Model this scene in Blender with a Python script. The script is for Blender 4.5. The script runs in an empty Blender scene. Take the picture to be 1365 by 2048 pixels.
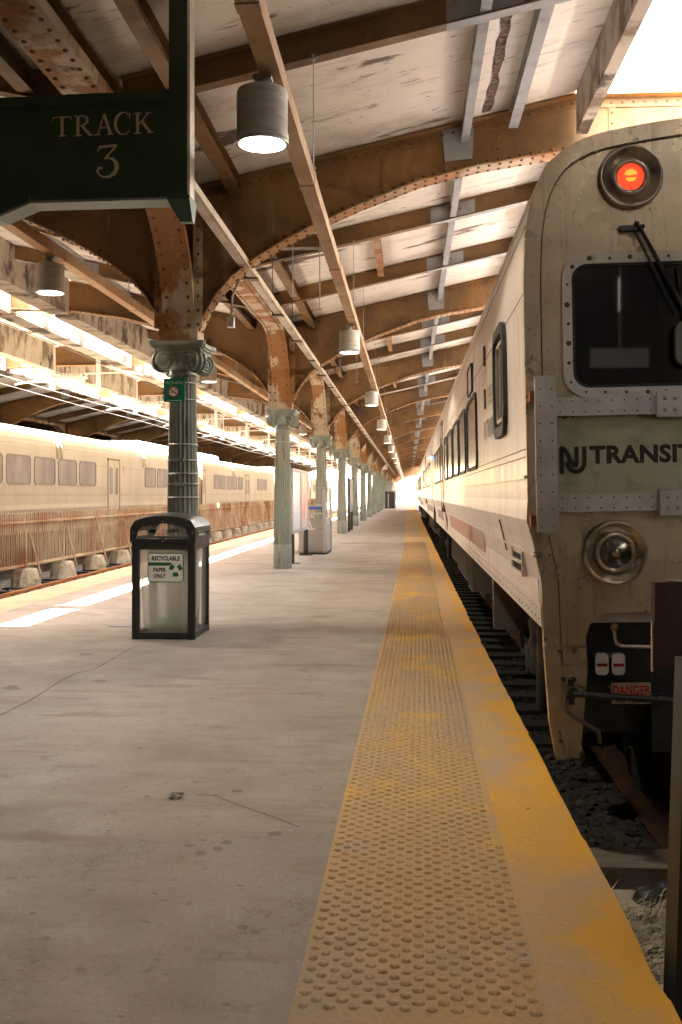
import bpy, math, random
from mathutils import Vector, Matrix
R = math.radians
PI = math.pi
random.seed(7)
SC = bpy.context.scene
COL = SC.collection

# ------------------------------------------------------------ camera
CAMZ = 1.45
FPX = 1991.0
YAW = math.atan(135.5 / FPX)
cam_d = bpy.data.cameras.new("camera")
cam = bpy.data.objects.new("camera", cam_d)
COL.objects.link(cam)
cam.location = (0, 0, CAMZ)
cam.rotation_euler = (R(90), 0, YAW)
cam_d.sensor_fit = 'VERTICAL'
cam_d.sensor_height = 36.0
cam_d.lens = 36.0 * FPX / 2048.0
cam_d.shift_x = 0.0
cam_d.shift_y = -36.0 / 2048.0
cam_d.clip_start = 0.05
cam_d.clip_end = 2000
SC.camera = cam

# ------------------------------------------------------------ world, sun, exposure
SUNV = Vector((0.575, 0.33, -1.0)).normalized()
SUN_EL = math.asin(-SUNV.z)
w = bpy.data.worlds.new("World")
SC.world = w
w.use_nodes = True
nt = w.node_tree
nt.nodes.clear()
sky = nt.nodes.new('ShaderNodeTexSky')
sky.sky_type = 'NISHITA'
sky.sun_disc = False
sky.sun_elevation = SUN_EL
sky.sun_rotation = math.atan2(-SUNV.x, -SUNV.y)
sky.dust_density = 1.0
sky.air_density = 1.0
warm = nt.nodes.new('ShaderNodeMix')
warm.data_type = 'RGBA'
warm.blend_type = 'MULTIPLY'
warm.inputs[0].default_value = 1.0
warm.inputs[7].default_value = (1.42, 1.0, 0.66, 1)
bg = nt.nodes.new('ShaderNodeBackground')
bg.inputs[1].default_value = 0.15
wo = nt.nodes.new('ShaderNodeOutputWorld')
nt.links.new(sky.outputs[0], warm.inputs[6])
nt.links.new(warm.outputs[2], bg.inputs[0])
nt.links.new(bg.outputs[0], wo.inputs[0])

sd = bpy.data.lights.new("sun", 'SUN')
sd.energy = 5.0
sd.angle = R(0.5)
sd.color = (1.0, 0.93, 0.84)
sun = bpy.data.objects.new("sun", sd)
COL.objects.link(sun)
sun.location = (-8, -5, 20)
sun.rotation_euler = SUNV.to_track_quat('-Z', 'Y').to_euler()

SC.view_settings.view_transform = 'Standard'
SC.view_settings.look = 'None'
SC.view_settings.exposure = 5.85
SC.view_settings.gamma = 1.0
SC.cycles.max_bounces = 10
SC.cycles.diffuse_bounces = 6
SC.cycles.glossy_bounces = 3
SC.cycles.transmission_bounces = 4
SC.cycles.transparent_max_bounces = 8
SC.cycles.sample_clamp_indirect = 6.0
SC.cycles.caustics_reflective = False
SC.cycles.caustics_refractive = False
SC.cycles.use_denoising = True


# ------------------------------------------------------------ pixel -> point (full-size photograph pixels)
def at(px, py, X=None, Y=None, Z=None):
    u = (px - 682.5) / FPX
    v = (988.0 - py) / FPX
    dx = -math.sin(YAW) + u * math.cos(YAW)
    dy = math.cos(YAW) + u * math.sin(YAW)
    if Y is not None: t = Y / dy
    elif X is not None: t = X / dx
    else: t = (Z - CAMZ) / v
    return Vector((dx * t, dy * t, CAMZ + v * t))


# ------------------------------------------------------------ materials
MATS = {}
def new_mat(name):
    m = bpy.data.materials.new(name)
    m.use_nodes = True
    n = m.node_tree
    b = n.nodes['Principled BSDF']
    MATS[name] = m
    return m, n, b

def pmat(name, base, layers=(), rough=0.7, metal=0.0, bump=None, rvar=None, space='world'):
    """base colour + noise-masked colour layers. layer: (color, scale, (sx,sy,sz), lo, hi, detail)"""
    m, n, b = new_mat(name)
    if space == 'world':
        g = n.nodes.new('ShaderNodeNewGeometry'); src = g.outputs['Position']
    else:
        g = n.nodes.new('ShaderNodeTexCoord'); src = g.outputs['Object']
    cur = None
    i = 0
    def noise(scale, st, detail, off):
        mp = n.nodes.new('ShaderNodeMapping')
        mp.inputs['Scale'].default_value = st
        mp.inputs['Location'].default_value = (off * 3.7, off * 1.3, off * 2.1)
        n.links.new(src, mp.inputs[0])
        tx = n.nodes.new('ShaderNodeTexNoise')
        tx.inputs['Scale'].default_value = scale
        tx.inputs['Detail'].default_value = detail
        tx.inputs['Roughness'].default_value = 0.62
        n.links.new(mp.outputs[0], tx.inputs['Vector'])
        return tx.outputs[0]
    for L in layers:
        col, scale, st, lo, hi = L[:5]
        det = L[5] if len(L) > 5 else 6
        amt = L[6] if len(L) > 6 else 1.0
        i += 1
        f = noise(scale, st, det, i)
        mr = n.nodes.new('ShaderNodeMapRange')
        if len(L) > 7:      # thin vein where the noise crosses the middle, broken up by a second noise
            sb = n.nodes.new('ShaderNodeMath'); sb.operation = 'SUBTRACT'; sb.inputs[1].default_value = 0.5
            n.links.new(f, sb.inputs[0])
            ab = n.nodes.new('ShaderNodeMath'); ab.operation = 'ABSOLUTE'
            n.links.new(sb.outputs[0], ab.inputs[0])
            mr.inputs[1].default_value = lo; mr.inputs[2].default_value = 0.0
            mr.inputs[4].default_value = amt
            n.links.new(ab.outputs[0], mr.inputs[0])
            f2 = noise(scale * 1.7, st, 2, i + 0.5)
            m2 = n.nodes.new('ShaderNodeMapRange'); m2.inputs[1].default_value = hi; m2.inputs[2].default_value = hi + 0.06
            n.links.new(f2, m2.inputs[0])
            ml = n.nodes.new('ShaderNodeMath'); ml.operation = 'MULTIPLY'
            n.links.new(mr.outputs[0], ml.inputs[0]); n.links.new(m2.outputs[0], ml.inputs[1])
            mr = ml
        else:
            mr.inputs[1].default_value = lo
            mr.inputs[2].default_value = hi
            mr.inputs[4].default_value = amt
            n.links.new(f, mr.inputs[0])
        mx = n.nodes.new('ShaderNodeMix')
        mx.data_type = 'RGBA'
        n.links.new(mr.outputs[0], mx.inputs[0])
        if cur is None: mx.inputs[6].default_value = (*base, 1)
        else: n.links.new(cur, mx.inputs[6])
        mx.inputs[7].default_value = (*col, 1)
        cur = mx.outputs[2]
    if cur is None: b.inputs['Base Color'].default_value = (*base, 1)
    else: n.links.new(cur, b.inputs['Base Color'])
    b.inputs['Roughness'].default_value = rough
    b.inputs['Metallic'].default_value = metal
    if rvar:
        f = noise(rvar[0], rvar[1], 4, 9)
        mr = n.nodes.new('ShaderNodeMapRange')
        mr.inputs[1].default_value = 0.3; mr.inputs[2].default_value = 0.7
        mr.inputs[3].default_value = rvar[2]; mr.inputs[4].default_value = rvar[3]
        n.links.new(f, mr.inputs[0])
        n.links.new(mr.outputs[0], b.inputs['Roughness'])
    if bump:
        f = noise(bump[0], bump[1], 8, 5)
        bp = n.nodes.new('ShaderNodeBump')
        bp.inputs['Strength'].default_value = bump[2]
        bp.inputs['Distance'].default_value = bump[3]
        n.links.new(f, bp.inputs['Height'])
        n.links.new(bp.outputs[0], b.inputs['Normal'])
    return m

U = (1, 1, 1)
CONC = pmat('platform_concrete', (0.325, 0.278, 0.24), [
    ((0.40, 0.355, 0.312), 0.45, (1, 0.6, 1), 0.42, 0.60, 5),
    ((0.25, 0.21, 0.18), 0.55, (1, 1.6, 1), 0.50, 0.68, 8),
    ((0.26, 0.21, 0.165), 2.6, (0.6, 2.2, 1), 0.53, 0.66, 9, 0.8),
    ((0.17, 0.13, 0.10), 0.8, (1, 1, 1), 0.006, 0.50, 9, 0.6, 'vein'),
    ((0.11, 0.085, 0.07), 15, (1, 1, 1), 0.69, 0.73, 4, 0.8),
    ((0.48, 0.44, 0.39), 9, U, 0.715, 0.76, 5, 0.8),
    ((0.19, 0.155, 0.125), 6, (1, 1.0, 1), 0.62, 0.70, 7, 0.6),
    ((0.20, 0.165, 0.135), 42, U, 0.52, 0.72, 6, 0.5),
    ((0.55, 0.50, 0.44), 80, U, 0.62, 0.70, 2, 0.6)],
    rough=0.85, bump=(60, U, 0.25, 0.006), rvar=(3, U, 0.55, 0.9))
EDGECONC = pmat('worn_yellow_paint', (0.56, 0.365, 0.18), [
    ((0.70, 0.38, 0.055), 0.75, (1.6, 0.8, 1), 0.52, 0.66, 6),
    ((0.75, 0.42, 0.05), 2.5, (1.2, 0.9, 1), 0.62, 0.72, 5),
    ((0.45, 0.35, 0.25), 1.2, (1, 1, 1), 0.54, 0.66, 9, 0.7),
    ((0.16, 0.10, 0.07), 14, U, 0.71, 0.76, 3),
    ((0.36, 0.26, 0.17), 50, U, 0.5, 0.75, 2, 0.6)],
    rough=0.8, bump=(30, U, 0.4, 0.01))
_n = EDGECONC.node_tree; _b = _n.nodes['Principled BSDF']
_src = _b.inputs['Base Color'].links[0].from_socket
_g = _n.nodes.new('ShaderNodeNewGeometry'); _sx = _n.nodes.new('ShaderNodeSeparateXYZ'); _n.links.new(_g.outputs['Position'], _sx.inputs[0])
_r = _n.nodes.new('ShaderNodeMapRange'); _r.inputs[1].default_value = 0.40; _r.inputs[2].default_value = 0.74; _r.inputs[3].default_value = -0.10; _r.inputs[4].default_value = 0.19
_n.links.new(_sx.outputs[0], _r.inputs[0])
_t = _n.nodes.new('ShaderNodeTexNoise'); _t.inputs['Scale'].default_value = 1.7; _t.inputs['Detail'].default_value = 9; _t.inputs['Roughness'].default_value = 0.65
_n.links.new(_g.outputs['Position'], _t.inputs['Vector'])
_a = _n.nodes.new('ShaderNodeMath'); _n.links.new(_r.outputs[0], _a.inputs[0]); _n.links.new(_t.outputs[0], _a.inputs[1])
_m = _n.nodes.new('ShaderNodeMapRange'); _m.inputs[1].default_value = 0.53; _m.inputs[2].default_value = 0.66; _m.inputs[4].default_value = 0.9
_n.links.new(_a.outputs[0], _m.inputs[0])
_x = _n.nodes.new('ShaderNodeMix'); _x.data_type = 'RGBA'; _x.inputs[7].default_value = (0.74, 0.38, 0.035, 1)
_n.links.new(_m.outputs[0], _x.inputs[0]); _n.links.new(_src, _x.inputs[6]); _n.links.new(_x.outputs[2], _b.inputs['Base Color'])
TACT = pmat('tactile_yellow', (0.54, 0.345, 0.155), [
    ((0.43, 0.33, 0.22), 0.7, (1.2, 0.6, 1), 0.48, 0.62, 8),
    ((0.74, 0.42, 0.07), 1.3, (1.1, 0.8, 1), 0.56, 0.66, 8, 0.8),
    ((0.40, 0.33, 0.27), 3.2, U, 0.60, 0.72, 9, 0.8),
    ((0.24, 0.18, 0.13), 11, U, 0.68, 0.74, 6, 0.9),
    ((0.38, 0.26, 0.13), 60, U, 0.45, 0.75, 3, 0.7)],
    rough=0.75, bump=(40, U, 0.3, 0.006))
TACTL = pmat('pale_tactile', (0.52, 0.42, 0.27), [
    ((0.40, 0.33, 0.24), 1.5, U, 0.45, 0.7, 7)], rough=0.8, bump=(16, U, 0.8, 0.02))
DECK = pmat('peeling_white_ceiling', (0.84, 0.79, 0.71), [
    ((0.88, 0.84, 0.77), 0.7, U, 0.42, 0.6, 5),
    ((0.58, 0.50, 0.40), 0.8, (1, 1.6, 1), 0.52, 0.68, 8, 0.8),
    ((0.42, 0.36, 0.29), 3, (0.5, 3, 1), 0.58, 0.70, 9, 0.6),
    ((0.22, 0.17, 0.12), 0.55, (0.7, 2.2, 1), 0.004, 0.52, 6, 0.9, 'vein'),
    ((0.25, 0.20, 0.14), 2.2, (0.5, 2.4, 1), 0.006, 0.56, 9, 0.8, 'vein'),
    ((0.13, 0.09, 0.06), 1.3, (0.5, 1.8, 1), 0.59, 0.635, 10, 0.9),
    ((0.20, 0.15, 0.11), 9, (0.6, 1.8, 1), 0.65, 0.69, 8, 0.85)],
    rough=0.9, bump=(9, (0.5, 2, 1), 0.6, 0.02))
CURB = pmat('stained_concrete', (0.40, 0.35, 0.28), [
    ((0.46, 0.41, 0.34), 1.4, U, 0.45, 0.6, 6),
    ((0.19, 0.14, 0.10), 1.3, (1, 1.3, 0.8), 0.50, 0.60, 9),
    ((0.08, 0.06, 0.045), 0.9, (1, 1.1, 0.9), 0.545, 0.60, 10)],
    rough=0.95, bump=(12, U, 0.7, 0.03))
GIRD = pmat('rusty_brown_paint', (0.15, 0.084, 0.031), [
    ((0.27, 0.145, 0.05), 0.7, U, 0.42, 0.62, 6),
    ((0.215, 0.10, 0.035), 3.2, (1, 1, 0.45), 0.56, 0.70, 9, 0.8),
    ((0.075, 0.05, 0.03), 1.1, U, 0.56, 0.72, 7),
    ((0.30, 0.22, 0.13), 3.5, (1.5, 1.5, 0.25), 0.61, 0.70, 9, 0.6)],
    rough=0.62, bump=(25, U, 0.3, 0.008), rvar=(4, U, 0.45, 0.8))
FLANGE = pmat('rust_stained_cream_paint', (0.40, 0.21, 0.085), [
    ((0.50, 0.40, 0.27), 1.3, U, 0.50, 0.60, 8),
    ((0.30, 0.125, 0.035), 2.3, (1, 1, 0.6), 0.50, 0.60, 9),
    ((0.13, 0.06, 0.025), 3.1, U, 0.60, 0.69, 8)],
    rough=0.7, bump=(28, U, 0.5, 0.01))
POSTM = pmat('peeling_cream_on_rust', (0.30, 0.135, 0.04), [
    ((0.48, 0.39, 0.27), 1.6, (1, 1, 0.5), 0.47, 0.53, 10),
    ((0.20, 0.085, 0.03), 4.0, (1, 1, 0.6), 0.58, 0.67, 9)],
    rough=0.75, bump=(30, U, 0.6, 0.012))
RIVET = pmat('dark_rivet', (0.12, 0.06, 0.03), [((0.22, 0.11, 0.05), 5, U, 0.4, 0.6)], rough=0.7)
GREYP = pmat('grey_primer', (0.36, 0.37, 0.38), [((0.26, 0.25, 0.24), 4, U, 0.5, 0.7)], rough=0.7)
COLG = pmat('weathered_green_paint', (0.19, 0.218, 0.178), [
    ((0.25, 0.268, 0.222), 2.0, (1, 1, 0.3), 0.40, 0.58, 6),
    ((0.33, 0.30, 0.235), 2.2, (3, 3, 0.3), 0.50, 0.60, 9, 0.85),
    ((0.07, 0.08, 0.065), 5, (2, 2, 0.4), 0.58, 0.70, 8)],
    rough=0.6, bump=(30, U, 0.25, 0.006))
SIGNG = pmat('dark_green_enamel', (0.024, 0.050, 0.028), [((0.034, 0.064, 0.038), 3, U, 0.4, 0.7)], rough=0.45)
SIGNGS = pmat('faded_green_enamel', (0.030, 0.060, 0.032), [((0.045, 0.075, 0.045), 3, U, 0.4, 0.7)], rough=0.5)
CREAMT = pmat('cream_lettering', (0.66, 0.51, 0.34), rough=0.6)
WHITEP = pmat('white_paint', (0.72, 0.70, 0.66), [((0.55, 0.50, 0.43), 5, U, 0.5, 0.7)], rough=0.5)
SHADE = pmat('lamp_shade_aluminium', (0.46, 0.42, 0.36), [((0.36, 0.32, 0.26), 6, (1, 1, 8), 0.45, 0.65)], rough=0.55, metal=0.25)
CHAN = pmat('rusty_channel', (0.36, 0.20, 0.09), [
    ((0.44, 0.29, 0.15), 1.2, U, 0.45, 0.6, 6),
    ((0.22, 0.12, 0.055), 2.2, U, 0.56, 0.7, 7)], rough=0.65)
GALV = pmat('galvanised_steel', (0.42, 0.41, 0.39), [((0.30, 0.28, 0.26), 5, U, 0.45, 0.65)], rough=0.5, metal=0.5)
TROUGH = pmat('dirty_white_trough', (0.50, 0.44, 0.35), [((0.30, 0.20, 0.11), 2.2, (1, 1, 1), 0.50, 0.64, 8)], rough=0.6)
STEELS = pmat('brushed_stainless_side', (0.66, 0.575, 0.505), [
    ((0.72, 0.64, 0.57), 1.0, (1, 1.5, 0.12), 0.4, 0.62, 6),
    ((0.54, 0.45, 0.375), 2.0, (1, 2.4, 0.10), 0.5, 0.7, 7, 0.6)],
    rough=0.34, metal=0.4, rvar=(2, (1, 2.5, 0.2), 0.26, 0.42), bump=(1.1, (1, 0.6, 0.2), 0.25, 0.03))
STEELF = pmat('brushed_stainless_front', (0.64, 0.53, 0.375), [
    ((0.50, 0.405, 0.27), 1.4, U, 0.45, 0.65, 6),
    ((0.33, 0.25, 0.13), 3.5, U, 0.56, 0.70, 9, 0.7),
    ((0.24, 0.19, 0.12), 5, (2.5, 1, 0.2), 0.58, 0.68, 7, 0.6),
    ((0.22, 0.16, 0.10), 30, U, 0.60, 0.72, 4, 0.7),
    ((0.20, 0.16, 0.11), 3.0, (5, 1, 0.25), 0.60, 0.70, 6, 0.5)],
    rough=0.32, metal=0.72, rvar=(2.5, U, 0.20, 0.42), bump=(1.1, (1, 1, 0.7), 0.14, 0.05))
STEELL = pmat('left_train_steel', (0.44, 0.385, 0.29), [
    ((0.39, 0.335, 0.25), 1.3, (1, 1, 0.3), 0.42, 0.65, 6),
    ((0.32, 0.26, 0.18), 3.0, (1, 1, .4), 0.57, 0.72, 8, 0.6)], rough=0.5, metal=0.15)
STRAPM = pmat('aluminium_bar', (0.62, 0.60, 0.59), [
    ((0.50, 0.47, 0.44), 3, U, 0.45, 0.65, 7),
    ((0.34, 0.27, 0.19), 7, U, 0.63, 0.72, 8)], rough=0.5, metal=0.3, bump=(30, U, 0.2, 0.004))
CHROME = pmat('polished_bezel', (0.52, 0.45, 0.36), [((0.36, 0.28, 0.18), 6, U, 0.5, 0.7)], rough=0.28, metal=0.7)
BLACK = pmat('black_rubber', (0.018, 0.017, 0.016), rough=0.55)
DARK = pmat('grimy_underframe', (0.030, 0.025, 0.021), [((0.055, 0.042, 0.032), 3, U, 0.5, 0.7)], rough=0.8)
SATIN = pmat('satin_black', (0.02, 0.02, 0.02), [((0.045, 0.042, 0.038), 8, U, 0.5, 0.7)], rough=0.38)
UNDER = pmat('underframe_grey', (0.16, 0.14, 0.12), [((0.12, 0.10, 0.085), 3, U, 0.45, 0.65)], rough=0.6, metal=0.2)
WINF = pmat('window_frame_cream', (0.76, 0.73, 0.66), [((0.36, 0.26, 0.15), 9, U, 0.60, 0.70, 8)], rough=0.55)
BOLT = pmat('rusted_bolt', (0.12, 0.07, 0.04), rough=0.7)
RUST = pmat('rusty_fence', (0.36, 0.22, 0.125), [
    ((0.46, 0.35, 0.23), 0.6, U, 0.44, 0.56, 5),
    ((0.24, 0.09, 0.03), 0.45, (1, 1, 0.6), 0.54, 0.64, 7),
    ((0.22, 0.09, 0.04), 4, U, 0.58, 0.7, 7)], rough=0.85)
RAILR = pmat('orange_rust_rail', (0.36, 0.13, 0.035), [((0.24, 0.09, 0.03), 6, U, 0.45, 0.65)], rough=0.8)
RAILD = pmat('dark_rust_rail', (0.13, 0.06, 0.03), [((0.075, 0.045, 0.03), 4, U, 0.45, 0.65)], rough=0.55, metal=0.3)
BALL = pmat('ballast', (0.20, 0.19, 0.18), [
    ((0.32, 0.31, 0.30), 22, U, 0.5, 0.6, 5),
    ((0.07, 0.06, 0.055), 18, U, 0.5, 0.62, 6),
    ((0.16, 0.10, 0.06), 0.7, U, 0.5, 0.65, 5)], rough=0.95, bump=(20, U, 1.0, 0.06))
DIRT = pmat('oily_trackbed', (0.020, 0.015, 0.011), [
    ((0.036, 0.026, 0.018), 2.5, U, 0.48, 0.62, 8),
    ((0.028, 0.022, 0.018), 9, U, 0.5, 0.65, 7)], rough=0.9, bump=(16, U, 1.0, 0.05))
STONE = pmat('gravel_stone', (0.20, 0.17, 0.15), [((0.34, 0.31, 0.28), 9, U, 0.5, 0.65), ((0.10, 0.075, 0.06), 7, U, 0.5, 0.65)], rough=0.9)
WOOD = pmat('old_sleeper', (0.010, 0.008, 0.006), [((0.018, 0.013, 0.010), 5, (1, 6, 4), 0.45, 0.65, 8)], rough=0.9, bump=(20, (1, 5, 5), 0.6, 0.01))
PIER = pmat('pier_concrete', (0.40, 0.345, 0.26), [((0.28, 0.22, 0.14), 3, U, 0.48, 0.62, 8), ((0.14, 0.10, 0.07), 4, U, 0.62, 0.70, 8)], rough=0.95, bump=(12, U, 0.7, 0.03))
STRAW = pmat('dry_straw', (0.62, 0.56, 0.42), [((0.34, 0.28, 0.17), 30, U, 0.45, 0.6)], rough=0.8)
MAROON = pmat('maroon_steel', (0.055, 0.022, 0.015), [((0.085, 0.038, 0.024), 5, U, 0.5, 0.65)], rough=0.75)
OLIVE = pmat('olive_post', (0.020, 0.018, 0.013), [((0.04, 0.036, 0.026), 4, (1, 1, 0.3), 0.4, 0.6)], rough=0.5)
PORC = pmat('white_porcelain', (0.78, 0.76, 0.72), rough=0.25)
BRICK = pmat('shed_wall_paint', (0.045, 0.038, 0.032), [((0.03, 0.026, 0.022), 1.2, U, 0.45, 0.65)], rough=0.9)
PLASTIC = pmat('black_plastic', (0.022, 0.020, 0.018), [((0.04, 0.036, 0.03), 25, U, 0.5, 0.7)], rough=0.42)
GREENB = pmat('green_print', (0.01, 0.12, 0.045), rough=0.5)
SGREEN = pmat('sign_green', (0.012, 0.22, 0.10), rough=0.4)
BLACKT = pmat('black_print', (0.015, 0.012, 0.01), rough=0.5)
LOGOT = pmat('faded_black_vinyl', (0.028, 0.018, 0.014), [((0.05, 0.035, 0.028), 15, U, 0.5, 0.7)], rough=0.6)
FAINT = pmat('faint_side_lettering', (0.36, 0.27, 0.20), [((0.48, 0.40, 0.32), 12, U, 0.45, 0.6)], rough=0.6)
WHITES = pmat('white_sticker', (0.86, 0.84, 0.79), rough=0.4)
REDP = pmat('red_print', (0.45, 0.02, 0.015), rough=0.5)
CREAMS = pmat('cream_sign', (0.44, 0.37, 0.27), [((0.33, 0.26, 0.18), 9, U, 0.5, 0.7)], rough=0.6)
POSTERW = pmat('pale_poster', (0.68, 0.67, 0.68), [((0.40, 0.40, 0.44), 5, (1, 6, 7), 0.53, 0.6, 4)], rough=0.3)
POSTERR = pmat('red_poster', (0.52, 0.06, 0.02), [((0.62, 0.60, 0.57), 1.6, (1, 3.2, 0.9), 0.50, 0.53, 3), ((0.20, 0.16, 0.13), 3.0, (1, 3, 1), 0.60, 0.63, 3)], rough=0.3)
BLUE = pmat('blue_rail', (0.02, 0.10, 0.42), rough=0.4)
STRIPE = pmat('violet_stripe', (0.20, 0.13, 0.15), rough=0.4)
STRIPEO = pmat('orange_stripe', (0.46, 0.20, 0.12), rough=0.4)
LEAF = pmat('green_litter', (0.04, 0.30, 0.06), [((0.10, 0.42, 0.12), 30, U, 0.45, 0.6)], rough=0.5)
ORANGE = pmat('orange_barrel', (0.7, 0.12, 0.03), rough=0.5)
WOODB = pmat('brown_marker', (0.30, 0.10, 0.04), rough=0.5)
GRAF = pmat('roof_steel', (0.55, 0.58, 0.62), [((0.42, 0.44, 0.47), 2, U, 0.45, 0.7)], rough=0.45, metal=0.2)

def glassmat(name, base, rough, spec=0.5, metal=0.0, layers=()):
    m = pmat(name, base, layers, rough=rough, metal=metal)
    b = m.node_tree.nodes['Principled BSDF']
    b.inputs['Specular IOR Level'].default_value = spec
    return m
GLASSD = glassmat('dark_cab_glass', (0.010, 0.010, 0.011), 0.03, 1.0, layers=[((0.020, 0.020, 0.018), 5, (1, 1, .4), 0.5, 0.7)])
GLASSS = glassmat('side_window_glass', (0.17, 0.14, 0.115), 0.18, 1.0)
GLASSL = glassmat('dusty_window_glass', (0.20, 0.175, 0.16), 0.6, 0.3, layers=[((0.28, 0.24, 0.21), 1.2, (1, 2, 0.5), 0.45, 0.6)])
LENS = glassmat('headlamp_lens', (0.26, 0.25, 0.22), 0.12, 1.0, 0.6, layers=[((0.08, 0.07, 0.05), 26, U, 0.45, 0.55), ((0.7, 0.68, 0.6), 34, U, 0.56, 0.62)])

def emat(name, col, strength, layers=None):
    m, n, b = new_mat(name)
    b.inputs['Base Color'].default_value = (*[min(c, 0.8) for c in col], 1)
    b.inputs['Emission Color'].default_value = (*col, 1)
    b.inputs['Emission Strength'].default_value = strength
    return m
LAMPE = emat('lit_lamp', (1.0, 0.93, 0.80), 1.2)
REDE = emat('lit_red_lens', (1.0, 0.03, 0.010), 0.055)
AMBE = emat('lit_filament', (1.0, 0.16, 0.015), 0.06)
BLUEE = emat('lit_blue_lamp', (0.10, 0.25, 1.0), 0.4)

def clearmat(name, col, mixf, rough=0.1):
    m, n, b = new_mat(name)
    out = n.nodes['Material Output']
    b.inputs['Base Color'].default_value = (*col, 1)
    b.inputs['Roughness'].default_value = rough
    tr = n.nodes.new('ShaderNodeBsdfTransparent')
    mx = n.nodes.new('ShaderNodeMixShader')
    mx.inputs[0].default_value = mixf
    n.links.new(tr.outputs[0], mx.inputs[1])
    n.links.new(b.outputs[0], mx.inputs[2])
    n.links.new(mx.outputs[0], out.inputs['Surface'])
    return m
CLEAR = clearmat('clear_plastic', (0.6, 0.58, 0.52), 0.16, 0.08)
BAGM = clearmat('frosted_bag', (0.92, 0.88, 0.82), 0.42, 0.35)
_n = BAGM.node_tree; _mx = [q for q in _n.nodes if q.type == 'MIX_SHADER'][0]; _pb = _n.nodes['Principled BSDF']
_tl = _n.nodes.new('ShaderNodeBsdfTranslucent'); _tl.inputs[0].default_value = (0.92, 0.87, 0.80, 1)
_m2 = _n.nodes.new('ShaderNodeMixShader'); _m2.inputs[0].default_value = 0.6
_n.links.new(_pb.outputs[0], _m2.inputs[1]); _n.links.new(_tl.outputs[0], _m2.inputs[2]); _n.links.new(_m2.outputs[0], _mx.inputs[2])

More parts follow.
